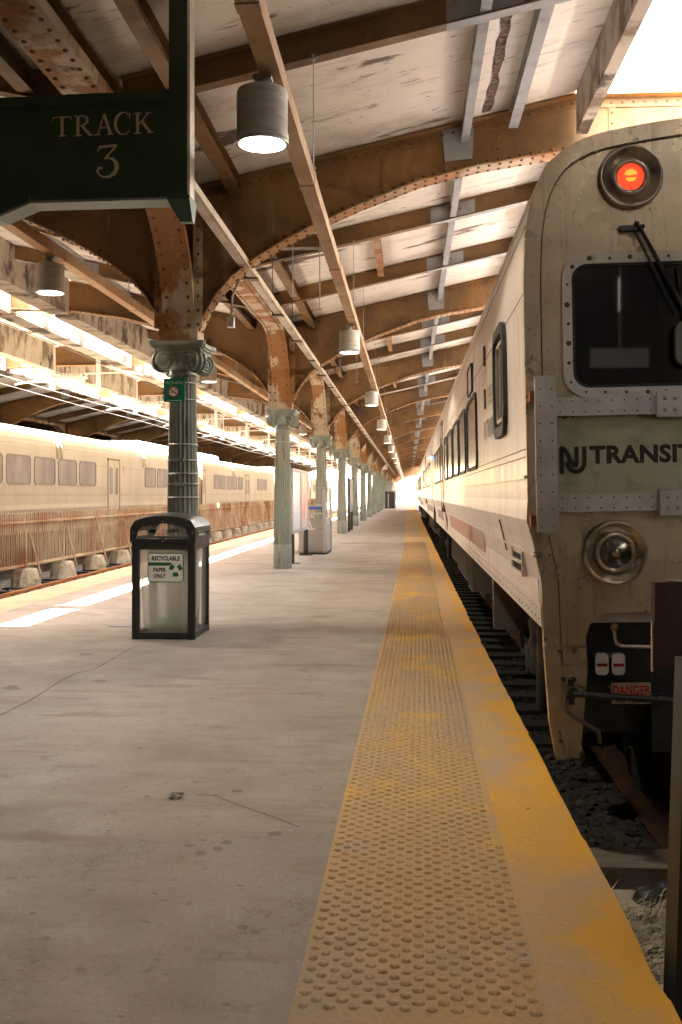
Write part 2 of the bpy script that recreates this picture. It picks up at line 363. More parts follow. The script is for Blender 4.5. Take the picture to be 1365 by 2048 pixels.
# ------------------------------------------------------------ mesh builder
class MB:
    def __init__(s):
        s.v = []; s.f = []; s.m = []; s.sm = []
    def add(s, vs, fs, mi=0, smooth=False):
        o = len(s.v)
        s.v.extend([tuple(p) for p in vs])
        for f in fs:
            s.f.append(tuple(i + o for i in f)); s.m.append(mi); s.sm.append(smooth)
    def box(s, x0, x1, y0, y1, z0, z1, mi=0, M=None):
        vs = [Vector((x, y, z)) for z in (z0, z1) for y in (y0, y1) for x in (x0, x1)]
        if M is not None: vs = [M @ p for p in vs]
        s.add(vs, [(0, 2, 3, 1), (4, 5, 7, 6), (0, 1, 5, 4), (2, 6, 7, 3), (0, 4, 6, 2), (1, 3, 7, 5)], mi)
    def bar(s, a, b, wx, wy, mi=0, up=(0, 0, 1)):
        """box-section bar from a to b"""
        a = Vector(a); b = Vector(b); d = (b - a).normalized()
        u = Vector(up)
        if abs(d.dot(u)) > 0.98: u = Vector((1, 0, 0))
        r = d.cross(u).normalized(); u2 = r.cross(d).normalized()
        vs = []
        for p in (a, b):
            for sx, sy in ((-1, -1), (1, -1), (1, 1), (-1, 1)):
                vs.append(p + r * sx * wx / 2 + u2 * sy * wy / 2)
        s.add(vs, [(0, 3, 2, 1), (4, 5, 6, 7), (0, 1, 5, 4), (1, 2, 6, 5), (2, 3, 7, 6), (3, 0, 4, 7)], mi)
    def tube(s, pts, r, n=8, mi=0, caps=True):
        pts = [Vector(p) for p in pts]
        rs = r if isinstance(r, (list, tuple)) else [r] * len(pts)
        prev = None; vs = []
        for i, p in enumerate(pts):
            if i == 0: d = pts[1] - p
            elif i == len(pts) - 1: d = p - pts[i - 1]
            else: d = (pts[i + 1] - p).normalized() + (p - pts[i - 1]).normalized()
            d.normalize()
            if prev is None:
                u = Vector((0, 0, 1)) if abs(d.z) < 0.9 else Vector((1, 0, 0))
                a = d.cross(u).normalized()
            else:
                a = (prev - d * prev.dot(d)).normalized()
            prev = a; b = d.cross(a)
            for k in range(n):
                t = 2 * PI * k / n
                vs.append(p + (a * math.cos(t) + b * math.sin(t)) * rs[i])
        fs = []
        for i in range(len(pts) - 1):
            for k in range(n):
                k2 = (k + 1) % n
                fs.append((i * n + k, i * n + k2, (i + 1) * n + k2, (i + 1) * n + k))
        s.add(vs, fs, mi, True)
        if caps:
            s.add([vs[k] for k in range(n)], [tuple(range(n))[::-1]], mi)
            s.add([vs[(len(pts) - 1) * n + k] for k in range(n)], [tuple(range(n))], mi)
    def lathe(s, prof, n=24, mi=0, M=None, smooth=True, rmod=None, cap=True):
        """prof: list of (r, z) about Z"""
        vs = []
        for j, (r, z) in enumerate(prof):
            for k in range(n):
                t = 2 * PI * k / n
                rr = r * (rmod(t, z) if rmod else 1)
                p = Vector((rr * math.cos(t), rr * math.sin(t), z))
                vs.append(M @ p if M is not None else p)
        fs = []
        for j in range(len(prof) - 1):
            for k in range(n):
                k2 = (k + 1) % n
                fs.append((j * n + k, j * n + k2, (j + 1) * n + k2, (j + 1) * n + k))
        s.add(vs, fs, mi, smooth)
        if cap and prof[0][0] > 1e-4: s.add(vs[:n], [tuple(range(n))[::-1]], mi)
        if cap and prof[-1][0] > 1e-4: s.add(vs[-n:], [tuple(range(n))], mi)
    def prism(s, poly, a, b, mi=0, frame=None, smooth=False):
        """poly in (u,v); frame = (O,Uv,Vv,Nv); extruded along N from a to b"""
        O, Uv, Vv, Nv = frame
        n = len(poly)
        vs = [O + Uv * p[0] + Vv * p[1] + Nv * a for p in poly] + [O + Uv * p[0] + Vv * p[1] + Nv * b for p in poly]
        ar = sum(poly[i][0] * poly[(i + 1) % n][1] - poly[(i + 1) % n][0] * poly[i][1] for i in range(n))
        hand = Uv.cross(Vv).dot(Nv) * ar * (b - a)
        side = [(i, (i + 1) % n, n + (i + 1) % n, n + i) for i in range(n)]
        c0 = tuple(range(n))[::-1]; c1 = tuple(range(n, 2 * n))
        if hand < 0:
            side = [f[::-1] for f in side]; c0 = c0[::-1]; c1 = c1[::-1]
        s.add(vs, side, mi, smooth)
        s.add(vs, [c0, c1], mi)
    def ring(s, outer, inner, a, b, frame, mi=0):
        """frame-shaped prism between two equally long loops"""
        O, Uv, Vv, Nv = frame; n = len(outer)
        P = lambda p, d: O + Uv * p[0] + Vv * p[1] + Nv * d
        vs = [P(p, a) for p in outer] + [P(p, a) for p in inner] + [P(p, b) for p in outer] + [P(p, b) for p in inner]
        fs = []
        for i in range(n):
            j = (i + 1) % n
            fs += [(i, j, n + j, n + i), (2 * n + i, 3 * n + i, 3 * n + j, 2 * n + j),
                   (i, 2 * n + i, 2 * n + j, j), (n + i, n + j, 3 * n + j, 3 * n + i)]
        s.add(vs, fs, mi)
    def dome(s, c, nrm, r, h, n=6, mi=0):
        c = Vector(c); nrm = Vector(nrm).normalized()
        u = Vector((0, 0, 1)) if abs(nrm.z) < 0.9 else Vector((1, 0, 0))
        a = nrm.cross(u).normalized(); b = nrm.cross(a)
        vs = []
        for rr, hh in ((r, 0), (r * 0.8, h * 0.65)):
            for k in range(n):
                t = 2 * PI * k / n
                vs.append(c + (a * math.cos(t) + b * math.sin(t)) * rr + nrm * hh)
        vs.append(c + nrm * h)
        fs = []
        for k in range(n):
            k2 = (k + 1) % n
            fs.append((k, k2, n + k2, n + k)); fs.append((n + k, n + k2, 2 * n))
        s.add(vs, fs, mi, True)
    def mirror_x(s, cx):
        o = len(s.v); n = len(s.f)
        s.v.extend([(2 * cx - p[0], p[1], p[2]) for p in s.v])
        for i in range(n):
            s.f.append(tuple(k + o for k in s.f[i])[::-1]); s.m.append(s.m[i]); s.sm.append(s.sm[i])
    def build(s, name, mats, parent=None, loc=None, label=None):
        me = bpy.data.meshes.new(name)
        me.from_pydata(s.v, [], s.f)
        if not isinstance(mats, (list, tuple)): mats = [mats]
        for m in mats: me.materials.append(m)
        me.polygons.foreach_set('material_index', s.m)
        me.polygons.foreach_set('use_smooth', s.sm)
        me.update()
        o = bpy.data.objects.new(name, me)
        COL.objects.link(o)
        if parent is not None: o.parent = parent
        if loc is not None: o.location = loc
        if label: o['label'] = label
        return o

X3 = Vector((1, 0, 0)); Y3 = Vector((0, 1, 0)); Z3 = Vector((0, 0, 1)); O3 = Vector((0, 0, 0))
FRONT = (O3, X3, Z3, -Y3)       # drawn in (x,z), extruded toward -Y (the camera)
SIDEL = (O3, Y3, Z3, -X3)       # drawn in (y,z), extruded toward -X

def tag(o, label, cat, group=None, kind=None):
    if kind: o['kind'] = kind
    o['label'] = label; o['category'] = cat
    if group: o['group'] = group
    return o
def struct(o, label=None):
    o['kind'] = 'structure'
    if label: o['label'] = label
    return o
def empty(name, loc, label, cat, group=None, rot=None):
    o = bpy.data.objects.new(name, None)
    o.empty_display_size = 0.2
    COL.objects.link(o)
    o.location = loc
    if rot: o.rotation_euler = rot
    return tag(o, label, cat, group)
KIDS = {}
def dup(root, loc, label, rotz=None):
    kids = KIDS.get(root.name)
    if kids is None:
        kids = [(c, [g for g in bpy.data.objects if g.parent == c]) for c in bpy.data.objects if c.parent == root]
        KIDS[root.name] = kids
    r = root.copy(); COL.objects.link(r); r.location = loc; r['label'] = label
    if rotz is not None: r.rotation_euler = (root.rotation_euler[0], root.rotation_euler[1], rotz)
    for c, gs in kids:
        c2 = c.copy(); COL.objects.link(c2); c2.parent = r
        for g in gs:
            g2 = g.copy(); COL.objects.link(g2); g2.parent = c2
    return r
ORD = ['first', 'second', 'third', 'fourth', 'fifth', 'sixth', 'seventh', 'eighth', 'ninth', 'tenth', 'eleventh', 'twelfth',
       'thirteenth', 'fourteenth', 'fifteenth', 'sixteenth', 'seventeenth', 'eighteenth', 'nineteenth', 'twentieth',
       'twenty-first', 'twenty-second', 'twenty-third', 'twenty-fourth', 'twenty-fifth', 'twenty-sixth', 'twenty-seventh',
       'twenty-eighth', 'twenty-ninth', 'thirtieth', 'thirty-first', 'thirty-second', 'thirty-third', 'thirty-fourth']

def rrect(x0, x1, z0, z1, r, n=5):
    pts = []
    for cx, cz, a0 in ((x1 - r, z1 - r, 0), (x0 + r, z1 - r, 90), (x0 + r, z0 + r, 180), (x1 - r, z0 + r, 270)):
        for k in range(n + 1):
            t = R(a0 + 90 * k / n)
            pts.append((cx + r * math.cos(t), cz + r * math.sin(t)))
    return pts
def circle(cx, cz, r, n=28):
    return [(cx + r * math.cos(2 * PI * k / n), cz + r * math.sin(2 * PI * k / n)) for k in range(n)]

def text_obj(name, body, size, frame, mat, parent=None, bold=0.0, xs=1.0, depth=0.003, align='LEFT', spacing=1.0):
    cu = bpy.data.curves.new(name, 'FONT')
    cu.body = body; cu.size = size; cu.offset = bold; cu.align_x = align; cu.space_character = spacing
    cu.resolution_u = 3
    tmp = bpy.data.objects.new(name + '_tmp', cu)
    COL.objects.link(tmp)
    bpy.context.view_layer.update()
    dg = bpy.context.evaluated_depsgraph_get()
    me = bpy.data.meshes.new_from_object(tmp.evaluated_get(dg))
    bpy.data.objects.remove(tmp)
    bpy.data.curves.remove(cu)
    O, Uv, Vv, Nv = frame
    for v in me.vertices:
        x, y = v.co.x * xs, v.co.y
        v.co = O + Uv * x + Vv * y + Nv * depth
    me.materials.clear(); me.materials.append(mat)
    me.name = name
    o = bpy.data.objects.new(name, me)
    COL.objects.link(o)
    if parent is not None: o.parent = parent
    return o

# ============================================================ THE SETTING
XC = -2.455          # column line
YG0, YS = 10.7, 8.6  # first girder, spacing
NG = 22
def gy(k): return YG0 + YS * k
YEND = gy(NG - 1) + 1.0

# ground
mb = MB()
mb.add([(-600, -300, -0.66), (600, -300, -0.66), (600, 900, -0.66), (-600, 900, -0.66)], [(0, 1, 2, 3)])
struct(mb.build('ground', BALL), 'grey ballast ground between the platform and the train')
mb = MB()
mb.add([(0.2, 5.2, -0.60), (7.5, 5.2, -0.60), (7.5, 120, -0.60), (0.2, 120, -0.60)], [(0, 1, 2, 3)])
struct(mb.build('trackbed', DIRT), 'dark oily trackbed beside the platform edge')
mb = MB()
mb.add([(0.2, -6, -0.604), (7.5, -6, -0.604), (7.5, 5.2, -0.604), (0.2, 5.2, -0.604)], [(0, 1, 2, 3)])
struct(mb.build('gravel_ground', pmat('track_end_gravel', (0.27, 0.235, 0.20), [((0.40, 0.37, 0.33), 18, U, 0.5, 0.6, 6), ((0.10, 0.08, 0.065), 14, U, 0.5, 0.62, 7), ((0.20, 0.14, 0.09), 1.5, U, 0.5, 0.65, 6)], rough=.95, bump=(18, U, 1.0, .05))), 'grey gravel ground at the end of the track')

# platform with measured (slightly wandering) edge lines
edge_px = [(1340, 2000), (1166, 1674), (1100, 1550), (1017, 1389), (943, 1243), (863, 1080), (835, 1021)]
tl_px = [(576, 2048), (724, 1448), (770, 1262), (807, 1100), (814.5, 1020)]
tr_px = [(1084, 1990), (945.6, 1462), (896, 1262), (856, 1100), (829, 1020)]
def line(pxs, off=0):
    pts = [at(px, py, Z=0.0) for px, py in pxs]
    a = pts[0]; out = [(pts[0].x, -8.0)] + [(p.x, p.y) for p in pts]
    out.append((pts[-1].x, 195.0))
    return out
def interp(L, y):
    for (x0, y0), (x1, y1) in zip(L, L[1:]):
        if y <= y1: return x0 + (x1 - x0) * (y - y0) / (y1 - y0)
    return L[-1][0]
EL, TLn, TRn = line(edge_px), line(tl_px), line(tr_px)
ys = sorted(set([-8.0, 195.0] + [p[1] for p in EL + TLn + TRn] + [1.0 + 0.23 * i for i in range(130)]))
XL = -5.6
def strip(mb, fa, fb, z, skirt=None):
    vs = []
    for y in ys:
        vs += [(fa(y), y, z), (fb(y), y, z)]
    fs = [(2 * i, 2 * i + 1, 2 * i + 3, 2 * i + 2) for i in range(len(ys) - 1)]
    mb.add(vs, fs)
rj = random.Random(3)
jag = {y: (rj.uniform(-0.004, 0.004) if rj.random() > 0.06 else -0.012) for y in ys}
eX = lambda y: interp(EL, y) + jag[y]
tL = lambda y: interp(TLn, y)
tR = lambda y: interp(TRn, y)
mb = MB(); strip(mb, lambda y: XL, tL, 0.0)
# platform flank walls
for fx, sgn in ((lambda y: XL, -1), (eX, 1)):
    vs = []
    for y in ys: vs += [(fx(y), y, 0.0), (fx(y) - (0.04 if sgn > 0 else -0.04), y, -0.70)]
    mb.add(vs, [(2 * i, 2 * i + 1, 2 * i + 3, 2 * i + 2) for i in range(len(ys) - 1)])
struct(mb.build('platform', CONC), 'worn grey concrete station platform')
mb = MB(); strip(mb, tR, eX, 0.0)
struct(mb.build('platform_edge', EDGECONC), 'worn yellow painted edge along the right side of platform')
mb = MB(); strip(mb, tL, tR, 0.003)
DP = 0.0725
row = 0; y = 2.80
rd = random.Random(5)
dome_n = 0
while y < 30:
    x0 = tL(y) + 0.03 + (DP / 2 if row % 2 else 0)
    n = int((tR(y) - 0.02 - x0) / DP) + 1
    for i in range(n):
        x = x0 + i * DP
        if x > tR(y) - 0.02: continue
        hh = 0.0085 * rd.uniform(0.6, 1.0)
        # worn away patches
        xx, yy = x + rd.uniform(-.0012, .0012), y + rd.uniform(-.0012, .0012)
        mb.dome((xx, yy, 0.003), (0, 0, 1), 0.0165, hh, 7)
        if rd.random() < .5:  # dark disc round some domes, painted in for their shaded sides
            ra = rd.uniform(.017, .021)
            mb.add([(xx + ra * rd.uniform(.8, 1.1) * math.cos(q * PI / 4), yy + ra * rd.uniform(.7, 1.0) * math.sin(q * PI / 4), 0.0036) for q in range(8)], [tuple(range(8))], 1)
        dome_n += 1
    y += DP / 2; row += 1
struct(mb.build('tactile_strip', [TACT, pmat('dome_shade', (0.20, 0.125, 0.06), [((0.36, 0.23, 0.09), 3, U, 0.42, 0.58, 5)], rough=.85)]), 'yellow strip of raised truncated domes on platform')
mb = MB(); strip(mb, lambda y: XL + 0.01, lambda y: XL + 0.64, 0.004)
struct(mb.build('far_tactile_strip', TACTL), 'pale tactile strip along the left edge of platform')
# cracks / joints: thin inset dark lines lying on the slab
mb = MB()
def crack(px, w):
    P = [at(a, b, Z=0.0) for a, b in px]
    L, Rr = [], []
    for i, p in enumerate(P):
        d = (P[min(i + 1, len(P) - 1)] - P[max(i - 1, 0)]).normalized()
        n = Vector((-d.y, d.x, 0)) * w * (0.5 + 0.7 * rj.random())
        L.append((p.x + n.x, p.y + n.y, 0.0035)); Rr.append((p.x - n.x, p.y - n.y, 0.0035))
    vs = [q for ab in zip(L, Rr) for q in ab]
    mb.add(vs, [(2 * i, 2 * i + 1, 2 * i + 3, 2 * i + 2) for i in range(len(P) - 1)])
crack([(0, 1432), (60, 1402), (116, 1366), (150, 1348), (192, 1338), (230, 1316), (262, 1298), (292, 1284), (330, 1272)], 0.004)
mbs_ = mb
struct(mb.build('platform_joint', clearmat('dirt_filled_joint', (0.10, 0.07, 0.05), 0.7, 0.9)), 'thin dark crack across the concrete platform')
mb = MB()
crack([(600, 1656), (560, 1640), (520, 1626), (470, 1608), (430, 1592), (395, 1590)], 0.007)
CRK = clearmat('faint_crack', (0.20, 0.13, 0.10), 0.35, 0.8)
struct(mb.build('platform_joint', CRK), 'faint reddish hairline crack in the concrete')
# stains
mb = MB()
for (px, py, rx, ry, sd_) in [(24, 1376, 20, 5, 1), (172, 1309, 15, 3, 2), (200, 1363, 18, 3, 3), (380, 1692, 12, 4, 8), (455, 1686, 14, 5, 4), (403, 1707, 13, 5, 5), (437, 1699, 11, 5, 15), (350, 1597, 12, 4, 6),
                              (294, 1594, 7, 3, 7), (475, 1583, 14, 3, 9), (550, 1668, 18, 5, 10), (485, 1856, 12, 6, 11), (512, 1866, 13, 5, 12), (453, 2010, 11, 5, 13),
                              (480, 1772, 7, 3, 14), (378, 1809, 10, 4, 16), (309, 1788, 6, 3, 17), (66, 1828, 9, 3, 18), (314, 1920, 8, 3, 19), (700, 1086, 22, 1.2, 20), (280, 1497, 8, 2, 21), (218, 1662, 6, 2, 22)]:
    rr = random.Random(sd_); pts = []
    c0 = at(px, py, Z=0.0)
    for k in range(14):
        t = 2 * PI * k / 14; q = rr.uniform(0.7, 1.15)
        p = at(px + rx * q * math.cos(t), py + ry * q * math.sin(t), Z=0.0)
        pts.append((p.x, p.y, 0.0022))
    mb.add([(c0.x, c0.y, 0.0022)] + pts, [(0, k + 1, (k + 1) % 14 + 1) for k in range(14)])
STAIN = clearmat('old_gum_stain', (0.13, 0.10, 0.08), 0.26, 0.8)
struct(mb.build('gum_stain', STAIN), 'dark chewing gum stains on the concrete')
mb = MB()
for (px, py, rx, ry, sd_) in [(283, 1682, 9, 3, 1), (176, 1733, 8, 4, 2), (182, 1781, 12, 4, 3), (408, 1682, 10, 3, 4), (438, 1612, 8, 2, 5), (290, 1845, 14, 5, 6), (320, 1852, 10, 4, 7), (94, 1878, 12, 6, 8), (255, 1575, 5, 2, 9), (330, 1802, 10, 4, 10), (175, 1694, 6, 2, 12), (210, 1630, 4, 2, 13), (390, 1565, 12, 2, 14), (116, 1918, 6, 3, 15), (333, 1950, 7, 3, 16)]:
    rr = random.Random(sd_); pts = []
    c0 = at(px, py, Z=0.0)
    for k in range(11):
        t = 2 * PI * k / 11; q = rr.uniform(0.35, 1.2)
        p = at(px + rx * q * math.cos(t), py + ry * q * math.sin(t), Z=0.0)
        pts.append((p.x, p.y, 0.0028))
    mb.add([(c0.x, c0.y, 0.0028)] + pts, [(0, k + 1, (k + 1) % 11 + 1) for k in range(11)])
SPLAT = clearmat('pale_splash', (0.62, 0.58, 0.50), 0.38, 0.8)
struct(mb.build('pale_splash', SPLAT), 'pale dried splashes on the concrete')
# leaf scrap
mb = MB(); c = at(352, 1595, Z=0.0)
for k in range(5):
    a = k * 1.3; mb.add([(c.x + .03 * math.cos(a), c.y + .03 * math.sin(a), 0.006 + .004 * k), (c.x + .05 * math.cos(a + .8), c.y + .04 * math.sin(a + .8), 0.016), (c.x + .02 * math.cos(a + 2), c.y + .02 * math.sin(a + 2), 0.02)], [(0, 1, 2)])
tag(mb.build('leaf_scrap', pmat('dead_leaf', (0.09, 0.06, 0.02), rough=0.8)), 'small brown dead leaf scrap on the open concrete', 'litter')

# end wall of the shed, and unseen walls added to keep light out
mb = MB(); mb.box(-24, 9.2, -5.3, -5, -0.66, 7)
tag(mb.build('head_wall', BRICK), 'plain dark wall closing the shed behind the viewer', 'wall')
mb = MB(); mb.box(-6.3, -6.0, -5, 9.3, -0.66, 4.9)  # added to keep side light off the near floor
tag(mb.build('near_light_blocker', BRICK), 'unseen dark wall left of the viewer, added to block light', 'wall')
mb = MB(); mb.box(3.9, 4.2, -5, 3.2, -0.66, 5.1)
tag(mb.build('near_light_blocker', BRICK), 'unseen dark wall right of the viewer, added to block light', 'wall')
mb = MB(); mb.box(8.9, 9.2, -9, YEND, -0.66, 6.2)  # added to stop light leaking in past the bays
tag(mb.build('side_light_blocker', BRICK), 'long dark wall beyond the right train, added to stop stray light', 'wall')
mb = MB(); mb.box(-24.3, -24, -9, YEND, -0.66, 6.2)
tag(mb.build('side_light_blocker', BRICK), 'long dark wall beyond the left train, added to stop stray light', 'wall')

# ============================================================ SHED STEELWORK
def deck_z(d): return 4.74 + 0.22 * min(d, 4.2)
BOT = [(0.13, 3.08), (0.19, 3.25), (0.27, 3.42), (0.38, 3.60), (0.55, 3.79), (0.78, 3.97), (1.10, 4.16), (1.44, 4.33), (1.9, 4.53), (2.57, 4.78), (3.2, 4.93), (4.08, 5.06), (5.2, 5.12), (6.7, 5.13)]
TOPZ = lambda d: deck_z(d) - 0.012
def bot_z(d):
    if d <= BOT[0][0]: return BOT[0][1]
    for (a, za), (b, zb) in zip(BOT, BOT[1:]):
        if d <= b: return za + (zb - za) * (d - a) / (b - a)
    return BOT[-1][1]

def make_girder():
    g = empty('roof_girder', (XC, gy(0), 0), 'x', 'girder', 'arched riveted girders across the shed')
    # web
    mb = MB(); ds = [b[0] for b in BOT]
    fine = []
    for a, b in zip(ds, ds[1:]):
        fine += [a, (a + b) / 2]
    fine.append(ds[-1])
    for s in (-1, 1):
        pts = [(0, 3.08)] + [(s * d, bot_z(d)) for d in fine] + [(s * 6.7, TOPZ(6.7)), (s * 4.2, TOPZ(4.2)), (0, TOPZ(0))]
        mb.prism(pts, -0.009, 0.009, 0, FRONT)
    # vertical stiffeners with rivets
    for s in (-1, 1):
        for d in (0.62, 1.45, 2.2, 3.4, 4.6, 5.8):
            z0, z1 = bot_z(d) + 0.11, TOPZ(d) - 0.09
            mb.box(s * d - 0.035, s * d + 0.035, -0.02, 0.02, z0, z1)
            k = z0 + 0.06
            while k < z1 - 0.03:
                mb.dome((s * d, -0.02, k), (0, -1, 0), 0.017, 0.014, 6); k += 0.11
    mb.build('web', GIRD, g)
    # bottom flange : curved plate + angle legs + rivets
    mb = MB(); P = []
    for d in fine: P.append(Vector((d, 0, bot_z(d))))
    def run(P, side, wid, leg, mats=(0, 1)):
        vs = []; n = len(P)
        nr = []
        for i in range(n):
            t = (P[min(i + 1, n - 1)] - P[max(i - 1, 0)]).normalized()
            q = Vector((t.z, 0, -t.x))      # outward (downward)
            nr.append((t, q))
            for yy in (-wid, wid):
                for off in (0.0, 0.016):
                    p = P[i] + q * off
                    vs.append(Vector((side * p.x, yy, p.z)))
        fs = []
        for i in range(n - 1):
            a = i * 4; b = a + 4
            fs += [(a, a + 2, b + 2, b), (a + 1, b + 1, b + 3, a + 3), (a, b, b + 1, a + 1), (a + 2, a + 3, b + 3, b + 2)]
        mb.add(vs, fs, 0)
        # angle legs on both faces of the web
        for sy in (-1, 1):
            vs = []
            for i in range(n):
                t, q = nr[i]
                a = P[i]; b = P[i] - q * leg
                for p in (a, b):
                    for yy in (0.0095, 0.022): vs.append(Vector((side * p.x, sy * yy, p.z)))
            fs = []
            for i in range(n - 1):
                a = i * 4; b = a + 4
                fs += [(a + 1, a + 3, b + 3, b + 1), (a + 3, a + 2, b + 2, b + 3), (a, b, b + 2, a + 2), (a, a + 1, b + 1, b)]
            mb.add(vs, fs, 1)
        # rivets
        acc = 0.05; L = 0
        for i in range(n - 1):
            seg = (P[i + 1] - P[i]).length; t, q = nr[i]
            while acc < L + seg:
                p = P[i] + (P[i + 1] - P[i]) * ((acc - L) / seg)
                tq = (P[i + 1] - P[i]).normalized(); qq = Vector((tq.z, 0, -tq.x))
                e = p - qq * leg * 0.55
                mb.dome((side * e.x, -0.022, e.z), (0, -1, 0), 0.018, 0.015, 6, 2)
                for yy in (-wid * 0.62, wid * 0.62):
                    f = p + qq * 0.016
                    mb.dome((side * f.x, yy, f.z), (side * qq.x, 0, qq.z), 0.019, 0.017, 6, 2)
                acc += 0.115
            L += seg
    run(P, 1, 0.13, 0.10); run(P, -1, 0.13, 0.10)
    mb.build('lower_flange', [FLANGE, GIRD, RIVET], g)
    # top flange
    mb = MB()
    for s in (-1, 1):
        for (d0, d1) in ((0.0, 4.2), (4.2, 6.7)):
            za, zb = TOPZ(d0), TOPZ(d1)
            for y0, y1, hz in ((-0.13, 0.13, 0.018), (-0.024, -0.0095, 0.12), (0.0095, 0.024, 0.12)):
                vs = [(s * d0, y0, za - hz), (s * d0, y1, za - hz), (s * d1, y0, zb - hz), (s * d1, y1, zb - hz),
                      (s * d0, y0, za), (s * d0, y1, za), (s * d1, y0, zb), (s * d1, y1, zb)]
                mb.add(vs, [(0, 2, 3, 1), (4, 5, 7, 6), (0, 1, 5, 4), (2, 6, 7, 3), (0, 4, 6, 2), (1, 3, 7, 5)])
            d = d0 + 0.05
            while d < d1:
                z = za + (zb - za) * (d - d0) / (d1 - d0) - 0.07
                mb.dome((s * d, -0.024, z), (0, -1, 0), 0.018, 0.015, 6, 1); d += 0.115
    mb.build('upper_flange', [GIRD, RIVET], g)
    # cleats: grey repair plates near the right slot
    mb = MB()
    for d, wdt in ((2.98, 0.17),):
        z1 = TOPZ(d) - 0.03
        mb.add([(d - wdt, -0.030, z1 - .02), (d + wdt, -0.030, z1 + .03), (d + wdt - .02, -0.030, z1 - 0.33), (d - wdt + .03, -0.030, z1 - 0.36),
                (d - wdt, -0.025, z1 - .02), (d + wdt, -0.025, z1 + .03), (d + wdt - .02, -0.025, z1 - 0.33), (d - wdt + .03, -0.025, z1 - 0.36)],
               [(0, 3, 2, 1), (4, 5, 6, 7), (0, 1, 5, 4), (1, 2, 6, 5), (2, 3, 7, 6), (3, 0, 4, 7)])
        for q in (-.12, .12):
            for h in (.05, .12): mb.dome((d + q, -0.03, z1 - h), (0, -1, 0), 0.016, 0.014, 6)
    mb.build('repair_plate', GREYP, g)
    # riveted post between capital and girder web
    mb = MB()
    zt = 4.6
    mb.box(-0.19, -0.17, -0.20, 0.20, 3.09, 4.35); mb.box(0.17, 0.19, -0.20, 0.20, 3.09, 4.35)
    mb.box(-0.21, 0.21, -0.215, -0.20, 3.09, 3.22)
    for s in (-1, 1):
        mb.box(s * 0.19 - 0.05 + 0.02 * s, s * 0.19 + 0.05 + 0.02 * s, -0.217, -0.202, 3.22, 4.45)
        k = 3.26
        while k < 4.4:
            mb.dome((s * 0.215, -0.217, k), (0, -1, 0), 0.019, 0.017, 6, 1); k += 0.15
    mb.build('riveted_post', [POSTM, RIVET], g)
    return g

def make_long_girder():
    """longitudinal girder between two columns, soffit haunched down into each column"""
    g = empty('longitudinal_girder', (XC, gy(0), 0), 'x', 'girder', 'riveted girders running along the column line')
    y0, y1 = 0.0, YS
    def zb(y):
        t = min(y, YS - y) - 0.17
        t = max(t, 0)
        if t >= 1.45: return 4.50
        # quarter ellipse
        return 3.09 + 1.41 * math.sqrt(max(0, 1 - (1 - t / 1.45) ** 2)) ** 1.0
    samp = [0.17, 0.18, 0.20, 0.24, 0.30, 0.38, 0.5, 0.64, 0.8, 1.0, 1.25, 1.62]
    L = samp + [YS - s for s in samp[::-1]]
    mb = MB()
    poly = [(y, zb(y)) for y in L] + [(YS - 0.17, 4.735), (0.17, 4.735)]
    mb.prism(poly, -0.008, 0.008, 0, SIDEL)
    mb.build('web', GIRD, g)
    mb = MB()
    W = 0.17
    P = [Vector((0, y, zb(y))) for y in L]
    n = len(P); vs = []; Q = []
    for i in range(n):
        t = (P[min(i + 1, n - 1)] - P[max(i - 1, 0)]).normalized()
        q = Vector((0, t.z, -t.y)); Q.append(q)
        for xx in (-W, W):
            for off in (0, 0.018):
                p = P[i] + q * off; vs.append((xx, p.y, p.z))
    fs = []
    for i in range(n - 1):
        a = i * 4; b = a + 4
        fs += [(a, b, b + 2, a + 2), (a + 1, a + 3, b + 3, b + 1), (a, a + 1, b + 1, b), (a + 2, b + 2, b + 3, a + 3)]
    mb.add(vs, fs, 0)
    # upstand angle edge
    for s in (-1, 1):
        vs = []
        for i in range(n):
            for off in (0.0, -0.07):
                p = P[i] + Q[i] * off
                vs += [(s * (W - 0.012), p.y, p.z), (s * W, p.y, p.z)]
        fs = []
        for i in range(n - 1):
            a = i * 4; b = a + 4
            fs += [(a + 1, b + 1, b + 3, a + 3), (a, a + 2, b + 2, b), (a + 2, a + 3, b + 3, b + 2)]
        mb.add(vs, fs, 0)
    acc = 0.08; Ls = 0
    for i in range(n - 1):
        seg = (P[i + 1] - P[i]).length
        if seg < 1e-6: continue
        tq = (P[i + 1] - P[i]).normalized(); qq = Vector((0, tq.z, -tq.y))
        while acc < Ls + seg:
            p = P[i] + tq * (acc - Ls) + qq * 0.018
            for xx in (-W * 0.68, W * 0.68): mb.dome((xx, p.y, p.z), qq, 0.020, 0.017, 6, 1)
            acc += 0.15
        Ls += seg
    mb.build('lower_flange', [POSTM, RIVET], g)
    mb = MB()
    mb.box(-0.15, 0.15, 0.14, YS - 0.14, 4.70, 4.725)
    mb.build('upper_flange', GIRD, g)
    return g

def fl(t, z):
    if z < 0.47 or z > 2.72: return 1.0
    k = 20 * t / (2 * PI)
    return 1.0 - 0.14 * abs(math.sin(PI * k)) ** 0.6

